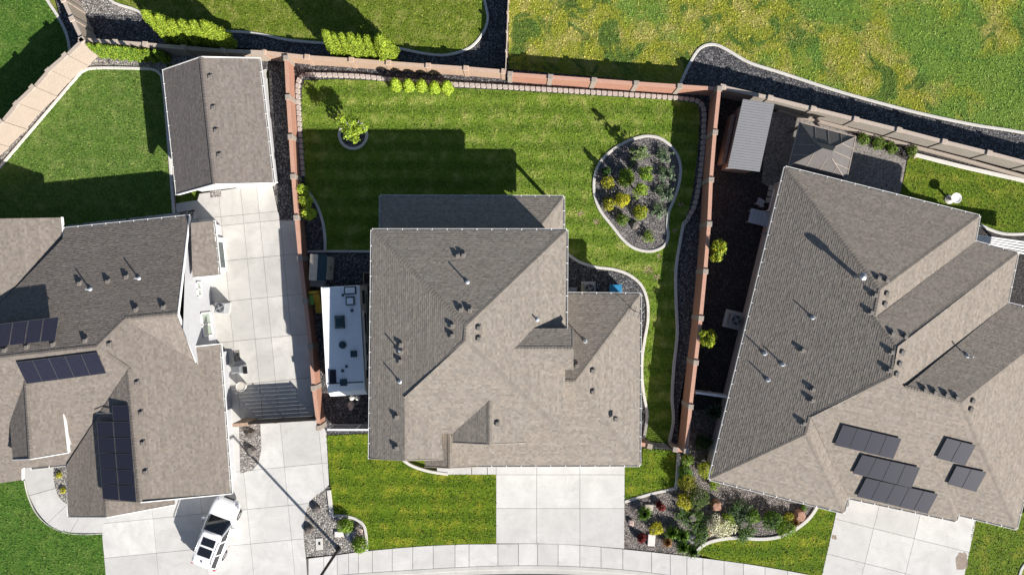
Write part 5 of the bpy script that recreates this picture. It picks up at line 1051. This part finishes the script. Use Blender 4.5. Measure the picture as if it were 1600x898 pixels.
# meter lid in planter, slabs
p = W(499, 849); g = empty("meter_lid", (p.x, p.y, 0), "grey concrete meter lid in the gravel planter", "meter lid"); mb = MB(); mb.box((p.x, p.y, 0.02), (0.5, 0.8, 0.06), 0.05, bev=0.01); mb.build("lid", M_kerb, g); mb = MB(); mb.box((p.x + 0.02, p.y + 0.05, 0.055), (0.14, 0.2, 0.02), 0.05); mb.build("hatch", M_metal_dk, g)
# ------------------------------------------------------------------ plants and stones
M_bare = m_gravel("bare_soil", [(0.30, 0.24, 0.13), (0.40, 0.33, 0.20), (0.24, 0.20, 0.09)], 20)
def leaf_mesh(name, pts, nrm, size, cols, parent, aspect=1.6, var=0.3, flop=0.7):
    "pts, nrm: numpy arrays in world space; one small quad leaf at each"
    k_ = 0.78; pts = np.concatenate([pts, pts + rng.normal(size=pts.shape) * size * 0.4]); nrm = np.concatenate([nrm, nrm]); size = size * k_; n = len(pts); r = rng.normal(size=(n, 3)); nn = nrm + flop * r; nn /= np.linalg.norm(nn, axis=1)[:, None] + 1e-9
    t = np.cross(nn, rng.normal(size=(n, 3))); t /= np.linalg.norm(t, axis=1)[:, None] + 1e-9; b = np.cross(nn, t)
    s = size * rng.uniform(0.6, 1.3, n)[:, None]; a = t * s * aspect * 0.5; w = b * s * 0.5
    off = np.array(wloc(parent)); V = np.empty((n, 4, 3)); V[:, 0] = pts - a; V[:, 1] = pts + w * 0.9 + nn * s * 0.12; V[:, 2] = pts + a; V[:, 3] = pts - w * 0.9 + nn * s * 0.12
    V = (V - off).reshape(-1, 3); me = bpy.data.meshes.new(name)
    me.vertices.add(n * 4); me.vertices.foreach_set("co", V.ravel()); me.loops.add(n * 4); me.loops.foreach_set("vertex_index", np.arange(n * 4, dtype=np.int32))
    me.polygons.add(n); me.polygons.foreach_set("loop_start", np.arange(0, n * 4, 4, dtype=np.int32)); me.polygons.foreach_set("loop_total", np.full(n, 4, dtype=np.int32)); me.update(calc_edges=True)
    cs = 1.3 * np.array(cols)[rng.integers(0, len(cols), n)] * rng.uniform(1 - var, 1 + var, n)[:, None]
    at = me.attributes.new("tint", 'FLOAT_COLOR', 'CORNER'); c4 = np.concatenate([np.repeat(cs, 4, axis=0), np.ones((n * 4, 1))], axis=1); at.data.foreach_set("color", c4.astype(np.float32).ravel())
    me.materials.append(M_leaf); o = bpy.data.objects.new(name, me); COL.objects.link(o); o.parent = parent; return o
def sph(n):
    v = rng.normal(size=(n, 3)); return v / np.linalg.norm(v, axis=1)[:, None]
def stem(e, h, r, limbs=0, spread=0.4):
    b = wloc(e); mb = MB(); lean = Vector((random.uniform(-0.06, 0.06), random.uniform(-0.06, 0.06), 0)) * h
    mb.tube([b + Vector((0, 0, -0.05)), b + lean * 0.5 + Vector((0, 0, h * 0.5)), b + lean + Vector((0, 0, h))], [r, r * 0.75, r * 0.4], 7)
    for i in range(limbs):
        t = i * 2.4 + random.uniform(-0.3, 0.3); z = h * random.uniform(0.35, 0.8); L = spread * random.uniform(0.6, 1.0); p = b + lean * (z / h) + Vector((0, 0, z)); q = p + Vector((math.cos(t) * L, math.sin(t) * L, L * 0.7))
        mb.tube([p, (p + q) / 2 + Vector((0, 0, L * 0.05)), q], [r * 0.5, r * 0.35, r * 0.15], 5)
    mb.build("trunk" if limbs else "stem", M_bark, e)
GREEN = [(0.06, 0.13, 0.015), (0.10, 0.19, 0.02), (0.14, 0.24, 0.03)]; LIME = [(0.14, 0.22, 0.02), (0.22, 0.31, 0.03), (0.29, 0.36, 0.05), (0.09, 0.15, 0.02)]; YELLOW = [(0.34, 0.33, 0.02), (0.45, 0.40, 0.03), (0.26, 0.28, 0.02)]
LIME2 = [(0.32, 0.42, 0.04), (0.42, 0.50, 0.06), (0.22, 0.32, 0.03)]; BLUE = [(0.14, 0.20, 0.12), (0.22, 0.28, 0.19), (0.09, 0.14, 0.08)]; OLIVE = [(0.10, 0.12, 0.03), (0.15, 0.17, 0.05)]; DARK = [(0.02, 0.05, 0.012), (0.035, 0.08, 0.02), (0.05, 0.10, 0.025)]; RED = [(0.16, 0.02, 0.02), (0.22, 0.035, 0.03), (0.10, 0.02, 0.02)]
WHITE = [(0.72, 0.69, 0.60), (0.78, 0.76, 0.70), (0.55, 0.52, 0.40), (0.2, 0.25, 0.1)]; RUST = [(0.40, 0.18, 0.07), (0.30, 0.14, 0.06), (0.22, 0.16, 0.06)]; ARB = [(0.20, 0.27, 0.025), (0.28, 0.34, 0.03), (0.12, 0.18, 0.018)]; CON = [(0.16, 0.21, 0.09), (0.22, 0.27, 0.13), (0.10, 0.15, 0.06)]
def plant(name, label, cat, px, py, r, h, cols, style="round", dens=1.0, leaf=0.075, group=None, ground=False):
    "px,py: photo pixel of the crown centre; r crown radius (m); h height (m)"
    zc = {"round": h * 0.55, "cone": h * 0.5, "spread": h * 0.5, "grass": h * 0.4, "tree": h * 0.72, "conifer": h * 0.5}[style]
    p = W(px, py, 0 if ground else zc); b = np.array((p.x, p.y, 0.0)); e = empty(name, (p.x, p.y, 0), label, cat, group)
    if style == "round":
        lump = sph(9); n = int(620 * dens * (r / 0.5) ** 1.7); d = sph(n); bump = 1 + 0.42 * np.max(np.clip(d @ lump.T - 0.72, 0, 1), axis=1) / 0.28 - 0.2; rad = rng.uniform(0.45, 1.0, n) ** 0.5
        P = d * (rad * bump)[:, None] * np.array((r, r, h * 0.5)); P[:, 2] += h * 0.52; keep = P[:, 2] > 0.04; P = P[keep]; d = d[keep]; stem(e, h * 0.5, 0.03 + r * 0.03); leaf_mesh("foliage", P + b, d + np.array((0, 0, 0.4)), leaf, cols, e)
    elif style == "cone":
        n = int(900 * dens * h / 2 * r / 0.4); z = rng.uniform(0, 1, n) ** 1.25; t = rng.uniform(0, 2 * np.pi, n); k = rng.uniform(0.55, 1.0, n) ** 0.6 * (1 + 0.16 * np.sin(5 * t + 9 * z + random.random() * 6) * np.sin(14 * z))
        rr = r * k * np.sqrt(np.clip(1 - z, 0, 1)) * np.minimum(1, 0.6 + 3 * z); P = np.stack([np.cos(t) * rr, np.sin(t) * rr, 0.06 + z * h], 1); d = np.stack([np.cos(t), np.sin(t), np.full(n, 0.5)], 1); stem(e, h * 0.8, 0.06); leaf_mesh("foliage", P + b, d, leaf, cols, e, 2.0)
    elif style == "spread":
        k = int(26 * dens * (r / 0.6)); P = []; D = []
        for i in range(k):
            t = random.uniform(0, 6.283); L = r * random.uniform(0.5, 1.1); hz = h * random.uniform(0.5, 1.0); m = int(30 * L / 0.5); u = np.linspace(0.1, 1, m)[:, None]
            q = np.array((math.cos(t) * L, math.sin(t) * L, hz)) * np.concatenate([u, u, u ** 0.6], 1); P.append(q + rng.normal(size=(m, 3)) * 0.05); D.append(np.tile((math.cos(t), math.sin(t), 1.0), (m, 1)))
        stem(e, h * 0.4, 0.04); leaf_mesh("foliage", np.abs(np.concatenate(P)) * np.sign(np.concatenate(P)) * 1.0 * np.array((1, 1, 1)) + b + np.array((0, 0, 0.05)), np.concatenate(D), leaf, cols, e, 2.4)
    elif style == "grass":
        mb = MB(); B = Vector((p.x, p.y, 0.02)); m = int(130 * dens)
        for i in range(m):
            t = random.uniform(0, 6.283); L = r * random.uniform(0.35, 1.15); w = leaf * 0.35; d = Vector((math.cos(t), math.sin(t), 0)); s = Vector((-d.y, d.x, 0)) * w; a = B + d * r * 0.12; m1 = a + d * L * 0.45 + Vector((0, 0, h * random.uniform(0.6, 1))); e1 = a + d * L + Vector((0, 0, h * random.uniform(0.2, 0.7)))
            c = random.choice(cols); f = random.uniform(0.7, 1.3); c = tuple(x * f for x in c); mb.face([a - s, a + s, m1 + s, m1 - s], c=c); mb.face([m1 - s, m1 + s, e1], c=c)
        mb.build("foliage", M_leaf, e, colors=True)
    elif style == "tree":
        stem(e, h * 0.72, 0.05 + 0.012 * h, 7, r * 0.8); P = []; D = []
        for i in range(int(11 * dens) + 3):
            t = i * 2.4; rr = r * random.uniform(0.15, 0.85); c = np.array((math.cos(t) * rr, math.sin(t) * rr, h * random.uniform(0.45, 0.95))); m = int(95 * r); d = sph(m); P.append(c + d * (rng.uniform(0.3, 1.0, m) ** 0.5 * r * 0.36)[:, None]); D.append(d + np.array((0, 0, 0.5)))
        leaf_mesh("crown", np.concatenate(P) + b, np.concatenate(D), leaf, cols, e)
    elif style == "conifer":
        stem(e, h, 0.06); P = []; D = []
        for i in range(int(34 * dens)):
            z = random.uniform(0.1, 0.97); t = i * 2.4; L = r * (1 - z * 0.85) * random.uniform(0.7, 1.15); m = int(16 + 46 * L); u = np.linspace(0.08, 1, m)[:, None]; dr = random.uniform(-0.25, 0.1)
            q = np.concatenate([u * math.cos(t) * L, u * math.sin(t) * L, z * h + u * L * dr], 1) + rng.normal(size=(m, 3)) * 0.035; P.append(q); D.append(np.tile((0, 0, 1.0), (m, 1)))
        leaf_mesh("foliage", np.concatenate(P) + b, np.concatenate(D), leaf, cols, e, 2.6)
    return e
# back lawn
plant("young_tree", "young lime green tree in the round kerbed ring", "tree", 549, 199, 0.9, 3.3, LIME2 + LIME, "tree", 1.0, 0.12)
for i, (x, y, h) in enumerate(((618, 131, 1.5), (638, 132, 1.45), (658, 133, 1.35), (679, 135, 1.4), (698, 135, 1.6))):
    plant("small_conifer", ["leftmost of five small conifers along the tan wall", "second from left of five small conifers along the tan wall", "middle one of five small conifers along the tan wall", "fourth from left of five small conifers along the tan wall", "rightmost of five small conifers along the tan wall"][i], "conifer", x, y, 0.46, h, LIME2, "cone", 1.6, 0.08, "small conifers along tan wall")
for i, (x, y, r) in enumerate(((473, 297, 0.36), (479, 315, 0.42), (483, 335, 0.46))):
    plant("round_shrub", ["smallest top lime shrub in the bed by the left red wall", "middle lime shrub in the bed by the left red wall", "lowest lime shrub in the bed by the left red wall"][i], "shrub", x, y, r, 1.5, LIME2, "round", 1.4, 0.08, "lime shrubs by left red wall")
def Z(zx, zy): return (900 + zx / 4.275, 190 + zy / 4.275)
isl = [("tall pale weeping conifer at the top of the island bed", 430, 205, 0.85, 2.6, CON, "conifer", "conifer"), ("round green boxwood at the centre of the island bed", 340, 372, 0.62, 1.1, GREEN + LIME, "round", "shrub"), ("tall lime green tree right of centre in the island bed", 432, 452, 0.6, 2.0, LIME, "tree", "tree"), ("green bushy shrub below the weeping conifer", 462, 352, 0.55, 1.5, GREEN + LIME, "tree", "shrub"),
       ("yellow green shrub at the left edge of the island bed", 215, 403, 0.45, 0.8, YELLOW + OLIVE, "round", "shrub"), ("mottled yellow shrub at lower left of the island bed", 222, 545, 0.5, 0.8, YELLOW + OLIVE, "round", "shrub"), ("bright yellow shrub below the round boxwood", 312, 525, 0.52, 1.1, YELLOW, "round", "shrub"), ("lime yellow shrub at lower middle of the island bed", 430, 608, 0.5, 0.8, LIME + YELLOW, "round", "shrub"),
       ("top one of four grey green junipers on island right side", 588, 228, 0.6, 0.55, BLUE, "spread", "juniper"), ("second of four grey green junipers on island right side", 603, 346, 0.65, 0.6, BLUE, "spread", "juniper"), ("third of four grey green junipers on island right side", 590, 474, 0.7, 0.6, BLUE, "spread", "juniper"), ("lowest of four grey green junipers on island right side", 552, 598, 0.58, 0.5, BLUE, "spread", "juniper"),
       ("small olive shrub at the lower left of the island bed", 312, 652, 0.4, 0.7, OLIVE + GREEN, "round", "shrub"), ("pale green tuft near the island bed bottom tip", 482, 768, 0.48, 0.5, CON + LIME, "spread", "shrub"), ("bare dark leaved shrub at the upper left of the island bed", 205, 330, 0.35, 1.3, DARK, "conifer", "shrub")]
for lab, x, y, r, h, c, s, cat in isl: plant({"conifer": "weeping_conifer", "tree": "young_tree", "juniper": "juniper"}.get(cat, "garden_shrub"), lab, cat, *Z(x, y), r, h, c, s, 1.1, 0.085 if s != "spread" else 0.06)
# tall hedge trees north of the tan wall: one thing per tree
for i, (x, y, h) in enumerate(((519, 66, 3.9), (531, 68, 3.4), (544, 70, 3.7), (556, 71, 3.9), (568, 72, 3.4), (580, 73, 3.6), (600, 74, 4.0))):
    plant("arborvitae", "arborvitae hedge tree above the tan wall, %s in its row" % ["first from left", "second from left", "third from left", "fourth from left", "third from right", "second from right", "rightmost and widest"][i], "conifer", x, y, 0.62 if i < 6 else 0.85, h, ARB, "cone", 1.3, 0.1, "arborvitae hedge above tan wall")
for i, (x, y, h) in enumerate(((252, 40, 4.6), (270, 45, 4.2), (286, 50, 3.7), (303, 52, 3.9), (320, 52, 3.9), (338, 54, 4.2))):
    plant("arborvitae", "arborvitae hedge tree behind the workshop, %s in its row" % ["leftmost and tallest", "second from left", "third from left", "third from right", "second from right", "rightmost"][i], "conifer", x, y, 0.75, h, ARB, "cone", 1.3, 0.1, "arborvitae hedge behind workshop")
for i, x in enumerate((152, 166, 180, 194, 208, 222, 236, 252)):
    plant("columnar_shrub", "columnar shrub along the tan wall beside the workshop, %s in its row" % ["first from left", "second from left", "third from left", "fourth from left", "fourth from right", "third from right", "second from right", "last at right"][i], "shrub", x, 78 + i * 1.3, 0.4, 2.1 if i < 5 else 1.8, ARB + GREEN, "cone", 1.1, 0.08, "columnar shrubs beside workshop")
# right side yard
plant("young_tree", "upper yellow green young tree against the long right wall", "tree", 1122, 392, 0.75, 2.7, LIME + YELLOW, "tree", 1.2, 0.11, "young trees along right wall"); plant("young_tree", "lower yellow green young tree against the long right wall", "tree", 1107, 530, 0.75, 2.6, LIME + YELLOW, "tree", 1.2, 0.11, "young trees along right wall")
plant("yucca", "spiky dark yucca between right wall and right house", "yucca", 1115, 643, 0.7, 0.7, BLUE + DARK, "grass", 0.7, 0.12)
for i, (x, y, r) in enumerate(((1350, 218, 0.4), (1372, 224, 0.45), (1393, 231, 0.42), (1424, 236, 0.4))): 
    plant("low_shrub", ["green shrub next to the gazebo corner", "second green shrub right of the gazebo", "third green shrub right of the gazebo", "green shrub at the right end of patio bed"][i], "shrub", x, y, r, 0.7, OLIVE + GREEN, "round", 1, 0.08, "shrubs behind patio")
# front right bed
def A5(x, y): return (960 + x / 5.685, 740 + y / 5.685)
def A6(x, y): return (1100 + x / 5.345, 730 + y / 5.345)
fb = [("upper dark red barberry in the front gravel bed", *A5(415, 292), 0.42, 0.6, RED, "conifer", "shrub"), ("lower dark red barberry near the pavement", *A5(240, 580), 0.38, 0.6, RED, "conifer", "shrub"), ("green grass clump nearest the small front lawn kerb", *A5(262, 345), 0.55, 0.7, GREEN, "grass", "grass clump"), ("bright yellow round shrub in the front gravel bed", *A5(370, 488), 0.48, 0.8, YELLOW, "round", "shrub"),
      ("left green grass clump right of the yellow shrub", *A5(505, 512), 0.55, 0.7, GREEN, "grass", "grass clump"), ("upper right green grass clump above the white boulder", *A5(597, 535), 0.55, 0.75, GREEN, "grass", "grass clump"), ("green grass clump left of the white boulder", *A5(600, 640), 0.55, 0.7, GREEN, "grass", "grass clump"), ("dark green grass clump at the pavement kerb corner", *A5(688, 675), 0.55, 0.7, GREEN + DARK, "grass", "grass clump"), ("orange brown grass clump near the pavement", *A5(465, 598), 0.42, 0.5, RUST, "grass", "grass clump"),
      ("upper golden shrub beside the short kerb", *A5(645, 85), 0.62, 1.2, YELLOW + OLIVE, "round", "shrub"), ("lower golden yellow shrub beside the dark shrub", *A5(628, 240), 0.58, 1.0, YELLOW, "round", "shrub"), ("dark green upright shrub right of the golden shrubs", *A5(745, 225), 0.72, 1.7, DARK + OLIVE, "round", "shrub"), ("spreading grey green juniper left of the dark boulder", *A5(620, 370), 0.7, 0.4, BLUE + GREEN, "spread", "juniper"), ("spreading grey green juniper below the dark boulder", *A5(765, 430), 0.85, 0.4, BLUE + GREEN, "spread", "juniper"), ("spreading juniper right of the white boulder", *A5(765, 570), 0.65, 0.4, GREEN + BLUE, "spread", "juniper"),
      ("white flowering shrub in the middle of the front bed", *A5(958, 465), 0.95, 0.9, WHITE, "tree", "flowering shrub"), ("lime shrub behind the white flowering shrub", *A5(1012, 405), 0.48, 0.8, LIME, "round", "shrub"), ("large dark juniper behind the white flowering shrub", *A6(300, 365), 0.9, 0.6, BLUE + DARK, "spread", "juniper"), ("green shrub right of the large dark juniper", *A6(412, 408), 0.5, 0.7, GREEN, "round", "shrub"), ("low juniper along the curved white kerb", *A6(345, 545), 0.75, 0.3, BLUE + GREEN, "spread", "juniper"),
      ("dark green shrub near the right end of the bed", *A6(565, 430), 0.7, 0.9, DARK + GREEN, "round", "shrub"), ("bright green shrub overhanging the curved white kerb", *A6(680, 508), 0.68, 0.9, LIME + GREEN, "round", "shrub"), ("small yellow green plant among the rust boulders", *A6(705, 412), 0.32, 0.5, YELLOW + OLIVE, "round", "shrub"), ("tiny green plant at the bed's right tip", *A6(832, 338), 0.22, 0.3, GREEN, "round", "shrub"), ("tan grass tuft left of the rust boulders", *A6(755, 455), 0.3, 0.45, RUST + OLIVE, "grass", "grass clump"),
      ("yellow shrub at the right house's lower left corner", 1104, 732, 0.62, 1.2, YELLOW + LIME, "round", "shrub"), ("upper green shrub below the right wall end", 1073, 718, 0.45, 0.9, GREEN + LIME, "round", "shrub"), ("second green shrub below the right wall end", 1071, 737, 0.5, 0.9, GREEN, "round", "shrub"), ("dark shrub in shade beside the right house", 1099, 692, 0.55, 0.9, DARK, "round", "shrub"), ("lime shrub peeking below the right house eave", 1116, 756, 0.38, 0.5, LIME, "spread", "shrub")]
for lab, x, y, r, h, c, s, cat in fb: plant({"juniper": "juniper", "grass clump": "grass_clump", "flowering shrub": "flowering_shrub"}.get(cat, "garden_shrub"), lab, cat, x, y, r, h, c, s, 1.1, 0.075 if s != "spread" else 0.06)
# front left planter
plant("round_shrub", "upper round green shrub in the street lamp planter", "shrub", 539, 820, 0.55, 0.9, GREEN + LIME, "round", 1.1, 0.08, "street lamp planter shrubs"); plant("round_shrub", "lower round green shrub by the pavement planter edge", "shrub", 562, 853, 0.6, 0.95, GREEN + LIME, "round", 1.1, 0.08, "street lamp planter shrubs")
for i, (x, y) in enumerate(((92, 742), (98, 766))): plant("small_perennial", ["upper tiny yellow plant by the front door path", "lower tiny yellow plant by the front door path"][i], "plant", x, y, 0.22, 0.3, YELLOW, "round", 1, 0.06, "tiny plants by door path")
# ---- boulders and stones
def boulder(label, px, py, r, h, c, name="boulder", sx=1.0, flat=False, rz=0.0):
    p = W(px, py, h * 0.5); bm = bmesh.new(); bmesh.ops.create_icosphere(bm, subdivisions=3, radius=1.0); sd = random.uniform(0, 99)
    for v in bm.verts:
        k = 1 + 0.35 * mnoise.noise(v.co * 1.1 + Vector((sd, 0, 0))) + 0.12 * mnoise.noise(v.co * 3.3 + Vector((0, sd, 0)))
        v.co = Vector((v.co.x * r * k * sx, v.co.y * r * k, max(-0.3, min(0.75, v.co.z * k)) * h * 0.75))
    me = bpy.data.meshes.new(name); bm.to_mesh(me); bm.free(); me.materials.append(plain("stone_%02x%02x%02x" % tuple(int(x * 255) for x in c), c, 0.9, var=0.3, scale=6))
    o = bpy.data.objects.new(name, me); COL.objects.link(o); o.location = (p.x, p.y, h * 0.2); o.rotation_euler = (0, 0, rz); tag(o, label, "boulder" if name == "boulder" else "stone"); return o
ROCK = (0.13, 0.115, 0.105); RUSTR = (0.30, 0.17, 0.12); PALE = (0.62, 0.58, 0.55); PINK = (0.42, 0.32, 0.28)
for lab, x, y, r, h, c in (("dark boulder in the planter nearest the driveway slab", 494, 796, 0.28, 0.5, ROCK), ("dark boulder at the left edge of the lamp planter", 482, 828, 0.3, 0.45, ROCK), ("dark boulder beside the upper round planter shrub", 557, 824, 0.28, 0.4, ROCK), ("pinkish stone between the two planter shrubs", 561, 831, 0.26, 0.35, PINK), ("blocky slate boulder between the planter shrubs", 548, 838, 0.42, 0.5, (0.16, 0.17, 0.2)),
                       ("upper dark boulder in the gravel strip below the gate", 391, 679, 0.32, 0.55, ROCK), ("lower dark boulder in the gravel strip below the gate", 392, 705, 0.34, 0.5, ROCK), ("rust brown boulder behind the white flowering shrub", *A5(908, 288), 0.42, 0.6, RUSTR), ("rust brown stone below the spreading juniper", *A5(812, 525), 0.32, 0.4, RUSTR), ("dark round boulder among the spreading junipers", *A5(692, 385), 0.32, 0.5, ROCK), ("white elongated boulder near the pavement", *A5(685, 585), 0.3, 0.35, PALE), ("round pale stone beside the middle driveway", *A5(150, 438), 0.2, 0.3, PINK),
                       ("dark boulder right of the white flowering shrub", *A6(330, 472), 0.34, 0.5, ROCK), ("long rust boulder at the right end of the bed", *A6(800, 400), 0.4, 0.5, RUSTR), ("small rust boulder above the bright green shrub", *A6(745, 440), 0.26, 0.4, RUSTR), ("brown boulder at the lower island bed", *Z(392, 690), 0.32, 0.45, ROCK), ("grey stone at the left of the island bed", *Z(250, 456), 0.2, 0.25, (0.25, 0.23, 0.22)), ("pale boulder at the gate end of the trailer yard", 549, 634, 0.3, 0.35, PINK), ("tan stone on the grass by the patio bed", 1430, 244, 0.14, 0.15, PINK)):
    boulder(lab, x, y, r, h, c, sx=random.uniform(0.85, 1.25), rz=random.uniform(0, 3))
for lab, x, y, sx, sy, c in (("white rectangular stone slab near the pavement", *A5(328, 586), 0.5, 0.82, PALE), ("tan rectangular paver beside the upper red barberry", *A5(306, 297), 0.58, 0.42, (0.42, 0.37, 0.31)), ("small pale paver below the golden shrub", *A5(594, 300), 0.3, 0.3, PALE), ("white stone slab beside the upper planter shrub", 529.5, 833.5, 0.6, 0.36, PALE)):
    p = W(x, y, 0.08); mb = MB(); mb.box((p.x, p.y, 0.06), (sx, sy, 0.16), random.uniform(-0.08, 0.08), bev=0.02); tag(mb.build("stone_slab", plain("slab_%02x" % int(c[0] * 255), c, 0.85, var=0.12)), lab, "stone slab")
# potted plants on the right patio
for i, (x, y) in enumerate(((1362, 222), (1384, 229), (1404, 235), (1415, 240))):
    p = W(x, y, 0.3); g = empty("flower_pot", (p.x, p.y, 0), ["brown pot between first two patio shrubs", "brown pot between middle patio shrubs", "brown pot right of the third patio shrub", "brown pot nearest the right patio corner"][i], "pot", "pots behind patio"); mb = MB(); mb.lathe((p.x, p.y, 0), [(0.15, 0), (0.22, 0.32), (0.24, 0.36), (0.2, 0.36), (0.18, 0.3)], 14); mb.build("pot", M_bronze, g); mb = MB(); mb.lathe((p.x, p.y, 0.28), [(0.19, 0), (0.17, 0.03)], 12); mb.build("soil", M_dirt, g)

# bare patches in the back lawn and stains on the right driveway
for x, y, r in ((1012, 423, 0.32), (1026, 432, 0.26), (931, 346, 0.22), (906, 334, 0.2), (1030, 400, 0.16), (1063, 320, 0.22), (1055, 360, 0.2)):
    c = W(x, y); sd = random.uniform(0, 50); poly = [(c.x + math.cos(t * 0.52) * r * (1 + 0.8 * mnoise.noise(Vector((math.cos(t * 0.52) * 1.5, math.sin(t * 0.52) * 1.5, sd)))), c.y + math.sin(t * 0.52) * r * (1 + 0.8 * mnoise.noise(Vector((math.cos(t * 0.52) * 1.5, math.sin(t * 0.52) * 1.5, sd + 9))))) for t in range(12)]
    mb = MB(); mb.prism(poly, 0.0, 0.04); tag(mb.build("bare_patch", M_bare), kind="structure")
for x, y, r, s in ((1303, 838, 0.17, 1.0), (1502, 876, 0.42, 1.6)):
    c = W(x, y); sd = random.uniform(0, 50); poly = [(c.x + math.cos(t * 0.35) * r * (1 + 0.6 * mnoise.noise(Vector((math.cos(t * 0.35) * 2, math.sin(t * 0.35) * 2, sd)))), c.y + s * math.sin(t * 0.35) * r * (1 + 0.6 * mnoise.noise(Vector((math.cos(t * 0.35) * 2, math.sin(t * 0.35) * 2, sd + 9))))) for t in range(18)]
    mb = MB(); mb.prism(poly, 0.05, 0.056); tag(mb.build("dirt_stain", plain("stain_brown", (0.26, 0.21, 0.17), 0.9, var=0.2, scale=5)), kind="structure")
